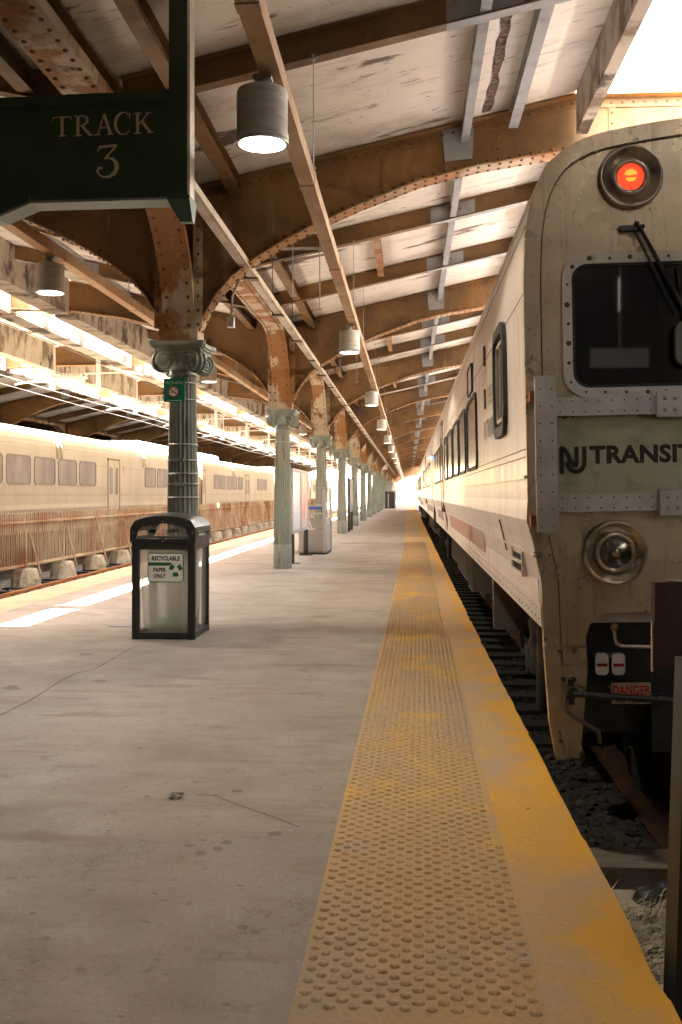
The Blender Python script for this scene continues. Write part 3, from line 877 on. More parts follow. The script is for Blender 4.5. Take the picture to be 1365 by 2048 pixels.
def make_column():
    c = empty('iron_column', (XC, gy(0), 0), 'x', 'column', 'fluted green iron columns down the platform')
    mb = MB()
    prof = [(0.178, 0.0), (0.180, 0.02), (0.178, 0.46), (0.178, 0.475)] + [(0.178 - 0.036 * (k / 12) ** 1.3, 0.48 + (2.70 - 0.48) * k / 12) for k in range(13)]
    prof += [(0.136, 2.725), (0.150, 2.73), (0.152, 2.745), (0.143, 2.755), (0.139, 2.80)]
    mb.lathe(prof, 160, 0, None, True, fl)
    mb.build('shaft', COLG, c)
    # capital : four diagonal volutes, egg ring and abacus
    mb = MB()
    mb.lathe([(0.140, 2.79), (0.165, 2.80), (0.172, 2.83), (0.19, 2.86), (0.20, 2.90), (0.21, 2.97)], 40)
    for k in range(20):
        t = 2 * PI * k / 20
        mb.dome((0.178 * math.cos(t), 0.178 * math.sin(t), 2.865), (math.cos(t), math.sin(t), -0.2), 0.022, 0.02, 7)
    for q in range(4):
        a = PI / 4 + q * PI / 2
        D = Vector((math.cos(a), math.sin(a), 0)); N = Vector((-math.sin(a), math.cos(a), 0))
        cen = D * 0.265 + Z3 * 2.865
        fr = (cen, D, Z3, N)
        # scroll drum waisted in the middle
        mb.prism(circle(0, 0, 0.092, 22), -0.052, 0.052, 0, fr, True)
        for s in (-1, 1):
            sp = []
            for i in range(46):
                th = i * 2 * PI * 2.4 / 45; rr = 0.104 - 0.088 * (i / 45)
                sp.append(cen + D * rr * math.cos(PI / 2 - th) + Z3 * rr * math.sin(PI / 2 - th) + N * s * 0.056)
            mb.tube(sp, 0.011, 6)
            mb.dome(cen + N * s * 0.055, N * s, 0.02, 0.016, 8)
        mb.tube([cen + D * 0.104 * math.cos(t) + Z3 * 0.104 * math.sin(t) for t in [2 * PI * k / 22 for k in range(15, 30)]], 0.018, 6)
        # leaf under the scroll
        mb.dome(cen - D * 0.06 - Z3 * 0.07, Vector((D.x, D.y, -0.8)), 0.04, 0.05, 8)
    # fascia bands between the volutes
    for q in range(4):
        a = q * PI / 2
        D = Vector((math.cos(a), math.sin(a), 0)); N = Vector((-math.sin(a), math.cos(a), 0))
        for zz, rr in ((2.955, 0.022), (2.915, 0.012)):
            mb.tube([D * (0.205 - 0.03 * math.cos(t * PI)) + N * 0.22 * t + Z3 * (zz - 0.006 * (1 - t * t)) for t in [-1 + k / 5 for k in range(11)]], rr, 6)
    mb.build('capital', COLG, c)
    mb = MB()
    def ab(rc, z0, z1):
        pts = []
        for q in range(4):
            a = q * PI / 2
            D = Vector((math.cos(a), math.sin(a), 0)); N = Vector((-math.sin(a), math.cos(a), 0))
            for t in [-1, -.66, -.33, 0, .33, .66, 1]:
                p = D * (rc * (0.80 + 0.16 * t * t)) + N * rc * 0.88 * t
                pts.append((p.x, p.y))
        mb.prism(pts, z0, z1, 0, (O3, X3, Y3, Z3))
    ab(0.275, 2.97, 3.01); ab(0.305, 3.011, 3.035); ab(0.325, 3.036, 3.08)
    mb.build('abacus', COLG, c)
    return c

g0 = make_girder(); lg0 = make_long_girder(); c0 = make_column()
ROWS = [('a', XC), ('c', -15.8)]
for rn, x in ROWS:
    for k in range(-1, NG):
        if rn == 'c' and k < 1: continue
        if rn == 'a' and k < -1: continue
        where = 'over the platform' if rn == 'a' else 'beyond the left train'
        ordn = ORD[k] if k >= 0 else 'nearest'
        lab = f'brown riveted arched girder {where}, {ordn} from the camera' if k >= 0 else 'brown riveted arched girder overhead, nearer than the hanging green track sign'
        if rn == 'a' and k == 0: g0['label'] = lab
        elif rn == 'a' or k <= 15: dup(g0, (x, gy(k), 0), lab)
        lab = f'rusty longitudinal girder on the platform column line beyond the {ordn} column' if rn == 'a' else f'longitudinal girder on the column line behind the left train, bay {ordn}'
        if k == -1: lab = 'rusty longitudinal girder overhead behind the green track sign'
        if k < NG - 1:
            if rn == 'a' and k == 0: lg0['label'] = lab
            elif rn == 'a': dup(lg0, (x, gy(k), 0), lab)
            elif k <= 14: dup(lg0, (x, gy(k), 0), lab)
        if rn == 'a' and k >= 0:
            lab = f'fluted green iron column with scrolled capital, {ordn} from the camera'
            if k == 0: lab = 'nearest fluted green column, standing behind the recycling bin'; c0['label'] = lab
            else: dup(c0, (x, gy(k), 0), lab)
        elif rn == 'c' and k <= 4:
            o = dup(c0, (x, gy(k), 0), f'iron column hidden behind the left train, {ordn} of its row'); o['group'] = 'columns behind the left train'

# ---------------------------------------------------- roof slabs, curbs, rafters, purlins
def sloped_slab(side, d0, d1, y0, y1, th):
    mb = MB()
    n = 1
    za, zb_ = deck_z(d0), deck_z(d1)
    vs = []
    for yy in (y0, y1):
        for (d, z) in ((d0, za), (d1, zb_)):
            for t in (0, th): vs.append((side * d, yy, z + t))
    mb.add(vs, [(0, 2, 3, 1), (4, 5, 7, 6), (0, 4, 6, 2), (1, 3, 7, 5), (0, 1, 5, 4), (2, 6, 7, 3)])
    return mb
sA = sloped_slab(1, 0.0, 4.2, 0.0, YS - 0.004, 0.16).build('roof_slab', DECK)
tag(sA, 'x', 'roof slab', 'white painted roof slabs')
sB = sloped_slab(-1, 0.0, 4.2, 0.0, YS - 0.004, 0.16).build('roof_slab', DECK)
tag(sB, 'x', 'roof slab', 'white painted roof slabs')
dimming_slab = {1: sA.data.copy(), -1: sB.data.copy()}
for m_ in dimming_slab.values(): m_.materials.clear(); m_.materials.append(BRICK)
first = {'r': True, 'l': True}
for rn, x in ROWS:
    for k in range(-3, NG - 1):
        if rn == 'c' and k > 14: continue
        for side, src in ((1, sA), (-1, sB)):
            nm = ORD[k + 3]
            wh = {('a', 1): 'right half of platform', ('a', -1): 'left half of platform', ('c', 1): 'left train track', ('c', -1): 'far side of left shed'}[(rn, side)]
            lab = f'peeling white concrete roof slab over the {wh}, {nm} bay'
            key = 'r' if side == 1 else 'l'
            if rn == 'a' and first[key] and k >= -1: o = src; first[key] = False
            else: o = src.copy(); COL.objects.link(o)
            if k <= -2: o.data = dimming_slab[side]  # unseen near bays made dark to dim the near floor
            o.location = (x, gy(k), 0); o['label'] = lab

# slot curbs and centre slabs, one long piece each
def long_box(name, mat, x0, x1, z0, z1, label, cat, y0=-8.0, y1=YEND):
    mb = MB(); mb.box(x0, x1, y0, y1, z0, z1)
    o = mb.build(name, mat); tag(o, label, cat); return o
def curb_segments(x0, x1, z0, z1, lab, grp, ks):
    mb = MB()
    rr = random.Random(int(abs(x0) * 100))
    # slightly ragged lower edge
    n = 26; vs = []
    for i in range(n + 1):
        y = 0.14 + (YS - 0.28) * i / n
        dz = rr.uniform(-0.012, 0.012)
        vs += [(x0, y, z0 + dz), (x1, y, z0 + dz * .5), (x1, y, z1), (x0, y, z1)]
    fs = []
    for i in range(n):
        a = i * 4; b = a + 4
        for q in range(4): fs.append((a + q, b + q, b + (q + 1) % 4, a + (q + 1) % 4))
    fs += [(0, 1, 2, 3), (n * 4 + 3, n * 4 + 2, n * 4 + 1, n * 4)]
    mb.add(vs, fs)
    o0 = mb.build('slot_curb', CURB); tag(o0, 'x', 'curb', grp)
    for i, k in enumerate(ks):
        o = o0 if i == 0 else o0.copy()
        if i: COL.objects.link(o)
        o.location = (0, gy(k), 0); o['label'] = f'{lab}, {ORD[i]} bay from the camera'
curb_segments(XC + 4.205, XC + 4.32, 5.22, 5.95, 'stained concrete edge of roof slot above right train', 'slot edges above the right train', range(-1, 14))
curb_segments(-7.05, XC - 4.205, 4.98, 5.90, 'dark stained concrete edge of left roof slot', 'near edges of the left roof slot', range(-1, 16))
curb_segments(-8.25, -7.84, 5.02, 5.80, 'sunlit concrete edge across the left roof slot', 'far edges of the left roof slot', range(-1, 16))
curb_segments(-10.35, -10.05, 4.96, 5.80, 'stained concrete box edge above the fence', 'box edges above the fence', range(0, 16))
curb_segments(-11.62, -11.5, 4.98, 5.90, 'concrete edge of the slot above left train', 'slot edges above the left train', range(0, 16))
# lids added over the near ends of the slots to darken the near floor
long_box('slot_light_lid', CURB, -7.15, -8.0, 5.92, 6.0, 'added lid over the left roof slot, shutting out light near the viewer', 'roof slab', -8.0, 8.7)
long_box('slot_light_lid', CURB, 1.92, 3.7, 5.97, 6.05, 'added lid over the right roof slot, shutting out light near the viewer', 'roof slab', -8.0, 7.7)
long_box('slot_light_lid', CURB, -11.5, -10.35, 5.92, 6.0, 'added lid over the slot above the left train, shutting out light', 'roof slab', -8.0, 21.5)
long_box('centre_slab', DECK, -10.05, -8.25, 5.68, 5.80, 'pale concrete roof slab between the two left slots', 'roof slab')
long_box('centre_slab', DECK, 3.7, 8.9, 5.68, 5.85, 'pale concrete roof slab beyond the right train', 'roof slab')
long_box('centre_curb', CURB, 3.7, 3.82, 5.20, 5.675, 'sunlit concrete edge on the far side of right slot', 'curb')
long_box('far_roof', DECK, -24.0, -20.0, 5.62, 5.78, 'dim roof slab at the far left edge of shed', 'roof slab')

def make_rafter(side):
    r = empty('rafter', (XC, 0, 0), 'x', 'rafter', 'brown steel rafters between girders')
    mb = MB()
    def seg(d0, d1, y0, y1, o0, o1, mi=0):
        vs = []
        for yy in (y0, y1):
            for d in (d0, d1):
                for o in (o0, o1): vs.append((side * d, yy, deck_z(d) - o))
        mb.add(vs, [(0, 2, 3, 1), (4, 5, 7, 6), (0, 4, 6, 2), (1, 3, 7, 5), (0, 1, 5, 4), (2, 6, 7, 3)], mi)
    d0, d1 = 0.17, 4.19
    seg(d0, d1, -0.006, 0.006, 0.024, 0.226)
    seg(d0, d1, -0.06, 0.06, 0.010, 0.024)
    seg(d0, d1, -0.06, 0.06, 0.226, 0.240)
    rr = random.Random(side + 4)
    for d in (0.6, 1.5, 1.62, 2.0, 2.1, 3.05, 3.15):
        mb.dome((side * d, -0.006, deck_z(d) - 0.12), (0, -1, 0), 0.018, 0.02, 6)
    mb.build('beam', GIRD, r)
    mb = MB()
    seg(2.75, 3.35, -0.010, 0.010, 0.026, 0.224)
    seg(2.75, 4.18, -0.063, 0.063, 0.2405, 0.246)
    mb.build('repair_plate', GREYP, r)
    return r
rR, rL = make_rafter(1), make_rafter(-1)
used = set()
for rn, x in ROWS:
    for k in range(-1, NG - 1):
        if rn == 'c' and (k > 8 or k < 1): continue
        for j in (1, 2):
            y = gy(k) + YS * j / 3
            for side, src in ((1, rR), (-1, rL)):
                if rn == 'a' and side == -1 and k > 12: continue
                wh = {('a', 1): 'right of the platform columns', ('a', -1): 'left of the platform columns', ('c', 1): 'above the left train', ('c', -1): 'beyond the left train'}[(rn, side)]
                lab = f'brown steel rafter {wh}, {"nearer" if j == 1 else "farther"} of the two in the {ORD[k + 1]} bay'
                if src.name not in used and rn == 'a': used.add(src.name); src.location = (x, y, 0); src['label'] = lab
                else: dup(src, (x, y, 0), lab)

def purlin(d, z_off, wid, dep, y0, y1, mat, name='purlin'):
    mb = MB()
    z = deck_z(abs(d)) - z_off
    s = 1 if d > 0 else -1
    # channel: web + two flanges
    mb.box(d - 0.006, d + 0.006, y0, y1, z - dep, z)
    mb.box(d - wid / 2, d + wid / 2, y0, y1, z - dep - 0.010, z - dep)
    mb.box(d - wid / 2, d + wid / 2, y0, y1, z + 0.0005, z + 0.010)
    return mb.build(name, mat)
PURL = [(0.60, 0.05, 0.13, 0.15, GIRD, 'dark brown purlin next to the platform columns', range(-1, 18)),
        (-0.60, 0.05, 0.13, 0.15, GIRD, 'dark brown purlin left of the platform columns', range(-1, 10)),
        (3.05, 0.06, 0.085, 0.15, GREYP, 'grey painted channel under the roof near right train', range(-1, 16)),
        (-3.0, 0.06, 0.09, 0.15, GREYP, 'grey painted channel under the left roof', range(-1, 8))]
for d, zo, wd, dp, mt, lab, ks in PURL:
    z = deck_z(abs(d)) - zo
    src = purlin(d, zo, wd, dp, 0.03, YS - 0.03, mt)
    tag(src, 'x', 'purlin', 'steel purlins under the roof')
    for i, k in enumerate(ks):
        o = src if i == 0 else src.copy()
        if i: COL.objects.link(o)
        o.location = (XC, gy(k), 0); o['label'] = f'{lab}, {ORD[i]} bay'
src = purlin(2.0, 0.03, 0.10, 0.12, YS / 3 + 0.07, 2 * YS / 3 - 0.07, FLANGE); tag(src, 'x', 'purlin', 'short purlins between rafters')
for i, k in enumerate(range(0, 14)):
    o = src if i == 0 else src.copy()
    if i: COL.objects.link(o)
    o.location = (XC, gy(k), 0); o['label'] = f'short rusty purlin between the two rafters beyond the {ORD[k]} girder'
src = purlin(3.55, 0.06, 0.10, 0.16, YS * 2 / 3 + 0.07, YS - 0.15, GREYP); src.location = (XC, gy(-1), 0)
tag(src, 'wide blue-grey channel overhead beside the right slot, nearest the camera', 'purlin')
# dark rusty seam on the slab, nearest bay
mb = MB()
rr = random.Random(9); vs = []
for i in range(30):
    y = 5.2 + 5.3 * i / 29
    for s in (-1, 1):
        d = 3.28 + s * (0.045 + rr.uniform(-.02, .02)); vs.append((XC + d, y, deck_z(d) - 0.006 - rr.uniform(0, .006)))
mb.add(vs, [(2 * i, 2 * i + 2, 2 * i + 3, 2 * i + 1) for i in range(29)])
tag(mb.build('roof_seam', pmat('spalled_seam', (0.12, 0.07, 0.045), [((0.26, 0.21, 0.16), 25, U, 0.45, 0.6, 8), ((0.04, .03, .025), 14, U, .5, .62, 8)], rough=1.0, bump=(30, U, 1.0, 0.02))), 'rusty spalled seam in the nearest white roof slab', 'seam')

# ---------------------------------------------------- lighting channels, lamps, trough
def lighting_channel(x, lab, y0, y1, ks, dz=0.0):
    c = empty('lighting_channel', (x, y0, dz), lab, 'steel channel', 'lamp channels on both sides of the columns')
    mb = MB()
    mb.box(-0.060, 0.060, 0, y1 - y0, 4.08, 4.086); mb.box(-0.060, -0.054, 0, y1 - y0, 4.0865, 4.20); mb.box(0.054, 0.060, 0, y1 - y0, 4.0865, 4.20)
    y = 2.0
    while y < y1 - y0:
        mb.box(-0.064, 0.064, y, y + 0.10, 4.072, 4.0795); mb.box(0.0605, 0.066, y, y + 0.10, 4.0795, 4.205); y += 3.0
    mb.build('channel', CHAN, c)
    d = abs(x - XC)
    for k in ks:
        for j in (1, 2):
            y = gy(k) + YS * j / 3
            if y < y0 or y > y1: continue
            mb = MB()
            mb.box(0.070, 0.076, y - y0 - 0.06, y - y0 - 0.025, 4.10, deck_z(d) - 0.2 - dz)
            mb.box(0.062, 0.085, y - y0 - 0.065, y - y0 - 0.02, deck_z(d) - 0.24 - dz, deck_z(d) - 0.2 - dz)
            mb.dome((0.076, y - y0 - 0.042, 4.15), (1, 0, 0), 0.012, 0.02)
            mb.build('hanger', GALV, c)
    return c
lighting_channel(-0.82, 'long rusty channel carrying lamps on the right of columns', 3.0, 170, range(-1, 16), -0.14)
lighting_channel(-3.93, 'long brown channel carrying lamps on the left of columns', 3.0, 150, range(-1, 14))

def make_lamp():
    l = empty('pendant_lamp', (0, 0, 0), 'x', 'lamp', 'cylindrical pendant lamps under the channels')
    mb = MB()
    mb.lathe([(0.150, 3.545), (0.155, 3.54), (0.158, 3.55), (0.158, 3.585), (0.152, 3.59), (0.152, 3.83), (0.146, 3.845), (0.09, 3.852), (0.0001, 3.852)], 32, cap=False)
    mb.lathe([(0.1465, 3.60), (0.149, 3.545)], 32, cap=False)
    mb.build('shade', SHADE, l)
    mb = MB(); mb.lathe([(0.03, 3.85), (0.032, 3.925)], 12); mb.box(-0.05, 0.06, -0.05, 0.05, 3.905, 3.931); mb.box(-0.045, 0.045, -0.035, 0.035, 3.8525, 3.875)
    mb.build('stem', GALV, l)
    mb = MB(); mb.lathe([(0.0001, 3.56), (0.135, 3.562), (0.145, 3.572)], 32)
    mb.build('bulb_lens', LAMPE, l)
    mb = MB(); mb.ring(circle(0, 0, 0.158, 32), circle(0, 0, 0.140, 32), 3.528, 3.54, (O3, X3, Y3, Z3))
    mb.build('rim', GALV, l)
    return l
lamp = make_lamp()
Ld = bpy.data.lights.new('lamp_light', 'SPOT'); Ld.energy = 4; Ld.spot_size = R(140); Ld.color = (1, 0.90, 0.74); Ld.shadow_soft_size = 0.12
Yl = [5.88 + 8.75 * i for i in range(17)]
for i, y in enumerate(Yl):
    lab = f'lit cylindrical pendant lamp right of the columns, {ORD[i]} from the camera'
    if i == 0: lab = 'large lit cylindrical lamp hanging closest, beside the green track sign'; lamp.location = (-0.87, y, 0); lamp['label'] = lab
    else: dup(lamp, (-0.87, y, 0), lab)
for i in range(12):
    dup(lamp, (-3.95, 10.75 + 8.75 * i, 0.14), f'lit cylindrical pendant lamp left of the columns, {ORD[i]} from the camera')
for i in range(4):
    for x, y in ((-0.87, Yl[i]), (-3.95, 10.75 + 8.75 * i)):
        lo = bpy.data.objects.new('lamp_light', Ld); COL.objects.link(lo); lo.location = (x, y, 3.52)

t = empty('cable_trough', (-1.77, 7.9, 0), 'long pale strip trough hung along the right of the columns', 'trough')
mb = MB(); Ly = 120
mb.box(-0.055, 0.055, 0, Ly, 3.90, 3.905); mb.box(-0.055, -0.05, 0, Ly, 3.9055, 3.97); mb.box(0.05, 0.055, 0, Ly, 3.9055, 3.97)
mb.box(-0.03, 0.03, 0, Ly, 3.888, 3.8995, 0)
mb.build('trough', TROUGH, t)
y = 3.2; 
while y < Ly - 1:
    mb = MB(); mb.box(-0.085, 0.075, y, y + 0.12, 3.868, 3.887); mb.box(-0.085, -0.075, y + .03, y + 0.09, 3.8875, 3.99)
    if y < 40: mb.tube([(-0.08, y + 0.06, 3.98), (-0.08, y + 0.06, 4.78)], 0.006, 5)
    mb.build('bracket', RAILD, t); y += 2.3
# drop rods near the columns
for i, (x, y) in enumerate([(-1.45, 12.4), (-1.20, 13.4), (-1.45, 21.0), (-1.15, 22.1)]):
    mb = MB(); mb.tube([(0, 0, 3.95), (0, 0, deck_z(abs(x - XC)) - .02)], 0.007, 6); mb.box(-.03, .03, -.02, .02, 3.93, 3.95)
    o = mb.build('drop_rod', GALV, None, (x, y, 0)); tag(o, ['thin rod hanging beyond the nearest girder, left one', 'thin rod hanging beyond the nearest girder, right one', 'thin rod hanging beyond the second girder, left one', 'thin rod hanging beyond the second girder, right one'][i], 'rod', 'thin rods hanging from the roof')
mb = MB(); p = at(232, 60, Y=7.9); mb.tube([(p.x, 7.72, 4.5), (p.x, 7.72, 5.05)], 0.009, 6); mb.box(p.x - .05, p.x + .05, 7.7, 7.74, 4.49, 4.505)
tag(mb.build('drop_rod', GALV), 'thin rod hanging above the green track sign', 'rod')
# bent conduit hugging the first bay
mb = MB(); mb.tube([(-1.72, 10.95, 4.05), (-1.60, 11.3, 4.25), (-1.45, 11.5, 4.30), (-0.94, 11.5, 4.30)], 0.016, 8)
tag(mb.build('conduit', GALV), 'bent grey conduit running to the lamp channel beyond the nearest girder', 'conduit')

# ============================================================ TRAINS
YF = 5.43
XR = 2.275
ROLL = -0.018
cr, sr = math.cos(ROLL), math.sin(ROLL)
def F(px, py, dy=0.0):
    """pixel on the cab front plane -> (x, z) in the front car's own coordinates"""
    p = at(px, py, Y=YF - dy)
    x, z = p.x - XR, p.z
    return (x * cr - z * sr, x * sr + z * cr)
HALF = 1.6
out_px = [(1160, 1517), (1112, 1514), (1099, 1440), (1088, 1290), (1083, 1165), (1066, 1085), (1053, 1040), (1048, 1000), (1047, 900), (1047, 560), (1050, 470), (1057, 420), (1068, 380), (1083, 348), (1103, 320), (1130, 298), (1165, 279), (1200, 267), (1245, 257), (1300, 247), (1365, 237)]
outl = [F(*p) for p in out_px]
crown = outl[-1][1] + 0.035
HALF = -outl[9][0]
outl = [(-HALF, z) if 1.36 < z < 2.7 else (x, z) for x, z in outl]
body_half = outl[4:]                      # from lower corner up over the roof edge
SILL = 0.775
def full(half, extra_top=True):
    L = list(half)
    top = [(-0.4, crown - 0.008), (-0.1, crown)]
    L = [p for p in L if p[0] < -0.45] + top
    return L + [(-x, z) for x, z in L[::-1]]
body_poly = [(body_half[0][0], SILL)] + full(body_half) + [(-body_half[0][0], SILL)]

def side_x(z):
    """local x of the side skin at height z"""
    for (xa, za), (xb, zb) in zip(outl[3:14], outl[4:15]):
        if za <= z <= zb and zb > za: return xa + (xb - xa) * (z - za) / (zb - za)
    return -HALF

def SY(px):   # pixel column on the side plane -> local y of front car
    return at(px, 988, X=XR - HALF + 0.03).y - YF
def SZ(px, py):
    return at(px, py, X=XR - HALF + 0.03).z - 0.02

def side_window(parent, y0, y1, z0, z1, frame_mat, glass, r=0.10, fw=0.035, name='window'):
    fr = (Vector((-HALF, 0, 0)), Y3, Z3, -X3)
    mb = MB()
    mb.ring(rrect(y0 - fw, y1 + fw, z0 - fw, z1 + fw, r + fw), rrect(y0, y1, z0, z1, r), -0.05, 0.018, fr)
    w_ = mb.build(name, frame_mat, parent)
    mb = MB(); mb.prism(rrect(y0 + .001, y1 - .001, z0 + .001, z1 - .001, r), -0.02, 0.006, 0, fr)
    mb.build('pane', glass, w_)
    return w_

def side_strip(mb, y0, y1, z0, z1, off, th=0.004, mi=0, n=1):
    """thin panel following the side skin"""
    xa, xb = side_x(z0), side_x(z1)
    vs = []
    for o in (off, off - th):
        for y in (y0, y1):
            vs += [(xa - o, y, z0), (xb - o, y, z1)]
    mb.add(vs, [(0, 1, 3, 2), (4, 6, 7, 5), (0, 4, 5, 1), (2, 3, 7, 6), (0, 2, 6, 4), (1, 5, 7, 3)], mi)

def bogie(parent, yc, m=DARK):
    mb = MB()
    for dy in (-1.2, 1.2):
        for s in (-1, 1):
            Mx = Matrix.Translation((s * 0.78, yc + dy, 0.02)) @ Matrix.Rotation(R(90), 4, 'Y')
            mb.lathe([(0.05, -0.07), (0.40, -0.07), (0.43, -0.05), (0.43, 0.02), (0.45, 0.05), (0.45, 0.07), (0.36, 0.07), (0.33, 0.03), (0.12, 0.03), (0.10, 0.12), (0.001, 0.12)], 28, 0, Mx)
            Mx = Matrix.Translation((s * 1.10, yc + dy, 0.02)) @ Matrix.Rotation(R(90), 4, 'Y')
            mb.lathe([(0.001, -0.14), (0.13, -0.14), (0.15, -0.1), (0.15, 0.1), (0.12, 0.14), (0.05, 0.16), (0.001, 0.16)], 20, 0, Mx)
        mb.tube([(-0.9, yc + dy, 0.02), (0.9, yc + dy, 0.02)], 0.08, 10)
    for s in (-1, 1):
        pts = [(-1.5, 0.05), (-1.4, 0.2), (-0.7, 0.28), (-0.5, 0.05), (0.5, 0.05), (0.7, 0.28), (1.4, 0.2), (1.5, 0.05), (1.2, -0.06), (0.75, 0.1), (0.55, -0.12), (-0.55, -0.12), (-0.75, 0.1), (-1.2, -0.06)]
        mb.prism([(y + yc, z + 0.02) for y, z in pts], 1.02, 1.16, 0, (O3, Y3, Z3, X3 * s))
        for q in (-0.24, 0.24):
            mb.lathe([(0.12, 0.12), (0.14, 0.2), (0.12, 0.28), (0.14, 0.36), (0.12, 0.44), (0.14, 0.52), (0.1, 0.6)], 14, 0, Matrix.Translation((s * 1.2, yc + q, -0.05)))
        mb.tube([(s * 1.34, yc - 0.75, 0.62), (s * 1.34, yc - 0.62, -0.02)], 0.05, 10)
        mb.bar((s * 1.32, yc + 0.9, 0.62), (s * 1.28, yc + 1.15, 0.15), 0.03, 0.07)
    return mb.build('bogie', m, parent)

def under_boxes(parent, L, spec, mat=UNDER):
    for (y0, y1, zb) in spec:
        mb = MB()
        mb.box(-1.42, 1.42, y0, y1, zb, SILL - 0.03)
        for k in range(int((y1 - y0) / 0.22)):
            mb.box(-1.432, -1.421, y0 + 0.03 + k * 0.22, y0 + 0.05 + k * 0.22, zb + 0.03, SILL - 0.06)
        mb.box(-1.30, 1.30, y0 - 0.03, y1 + 0.03, zb - 0.025, zb - 0.001)
        mb.build('equipment_box', mat, parent)

def coach(name, loc, rot, L, wins, doors, small, steel, glass, frame, label, group, upper=(), boxes=(), stripe=None, bogies=True, ac=()):
    t = empty(name, loc, label, 'train car', group, rot)
    mb = MB()
    fr = (O3, X3, Z3, Y3)
    n = len(body_poly)
    # skin with smooth roof
    mb.prism(body_poly, 0.052 if name == 'cab_car' else 0.0, L, 0, fr, False)
    for i in range(len(mb.f) - 2):
        a, b = mb.f[i][0] % n, mb.f[i][1] % n
        z = (body_poly[a][1] + body_poly[b][1]) / 2
        if z > 2.85: mb.sm[i] = True
    mb.build('body', steel, t)
    # seams, eave gutter, sill band with rivets
    mb = MB()
    for z in (SZ(1046, 907), SZ(1046, 893), 2.56, 2.93):
        side_strip(mb, 0.02, L - 0.02, z, z + 0.006, 0.002, 0.003)
    mb.build('panel_seam', pmat('panel_seam_shade', (0.16, 0.11, 0.075), rough=0.7) if 'panel_seam_shade' not in MATS else MATS['panel_seam_shade'], t)
    mb = MB()
    zb = SZ(1046, 942)
    side_strip(mb, 0.02, L - 0.02, zb - .008, zb + .010, 0.010, 0.012)
    side_strip(mb, 0.02, L - 0.02, 1.135, 1.15, 0.010, 0.012)
    side_strip(mb, 0.02, L - 0.02, 3.05, 3.075, 0.012, 0.014)
    mb.build('rub_rail', steel, t)
    mb = MB()
    side_strip(mb, 0.02, L - 0.02, SILL - 0.02, SILL + 0.10, 0.006, 0.008)
    if L > 5 and name == 'cab_car':
        y = 0.1
        while y < 8:
            mb.dome((side_x(SILL + .02) - 0.006, y, SILL + 0.02), (-1, 0, 0), 0.006, 0.005, 5, 1); mb.dome((side_x(SILL + .06) - 0.006, y + .08, SILL + 0.075), (-1, 0, 0), 0.005, 0.004, 5, 1); y += 0.16
    mb.build('sill', [steel, BOLT], t)
    for (y0, y1, z0, z1) in wins: side_window(t, y0, y1, z0, z1, frame, glass)
    for (y0, y1, z0, z1) in small: side_window(t, y0, y1, z0, z1, frame, steel, 0.03, 0.012, 'access_panel')
    for (y0, y1) in doors:
        # recessed double leaf doorway: dark jamb, two leaves with tall panes
        mb = MB(); z0, z1 = SILL + 0.02, 2.78
        mb.box(-HALF - 0.012, -HALF + 0.05, y0 - 0.06, y0, z0 + .35, z1 + 0.05); mb.box(-HALF - 0.012, -HALF + 0.05, y1, y1 + 0.06, z0 + .35, z1 + 0.05)
        mb.box(-HALF - 0.012, -HALF + 0.05, y0, y1, z1, z1 + 0.05)
        side_strip(mb, y0 - 0.06, y0, z0, z0 + .35, 0.012, 0.03); side_strip(mb, y1, y1 + 0.06, z0, z0 + .35, 0.012, 0.03)
        d = mb.build('doorway', MATS['door_jamb'], t)
        for a, b in ((y0, (y0 + y1) / 2 - 0.008), ((y0 + y1) / 2 + 0.008, y1)):
            mb = MB(); mb.box(-HALF - 0.006, -HALF + 0.02, a + .003, b - .003, 1.38, z1 - .003)
            side_strip(mb, a + .003, b - .003, z0, 1.379, 0.006, 0.02)
            mb.build('door_leaf', steel, d)
            mb = MB(); fr2 = (Vector((-HALF, 0, 0)), Y3, Z3, -X3)
            w_ = b - a
            mb.prism(rrect(a + w_ * .22, b - w_ * .22, 1.70, 2.55, min(0.07, w_ * .2)), 0.004, 0.009, 0, fr2)
            mb.build('pane', glass, d)
    if stripe:
        for (y0, y1, m) in stripe:
            mb = MB(); side_strip(mb, y0, y1, 0.93, 1.13, 0.0015, 0.002)
            mb.build('colour_stripe', m, t)
    for (y0, y1) in upper:   # roof grab steps
        for q in (y0, y1):
            mb = MB()
            pts = [(x - 0.012, z + 0.01) for x, z in outl[9:16]]
            for i in range(len(pts) - 1):
                mb.bar((pts[i][0], q, pts[i][1]), (pts[i + 1][0], q, pts[i + 1][1]), 0.10, 0.03, 0, (0, 1, 0))
            mb.build('roof_strap', steel, t)
    for (y0, y1) in ac:
        mb = MB()
        prof = [(-1.05, crown - 0.12), (-1.0, crown + 0.12), (-0.85, crown + 0.2), (0.85, crown + 0.2), (1.0, crown + 0.12), (1.05, crown - 0.12)]
        mb.prism(prof, y0, y1, 0, (O3, X3, Z3, Y3)); mb.build('roof_unit', GRAF, t)
    if boxes: under_boxes(t, L, boxes)
    if bogies:
        bogie(t, 2.2 if name == 'cab_car' else 2.6); bogie(t, L - 2.6)
    # end plates / gangway
    mb = MB()
    mb.box(-0.55, 0.55, L, L + 0.33, 0.80, 3.05); mb.box(-0.2, 0.2, L + .001, L + 0.40, 0.3, 0.6)
    mb.build('gangway', BLACK, t)
    return t
pmat('door_jamb', (0.15, 0.095, 0.05), rough=0.5)

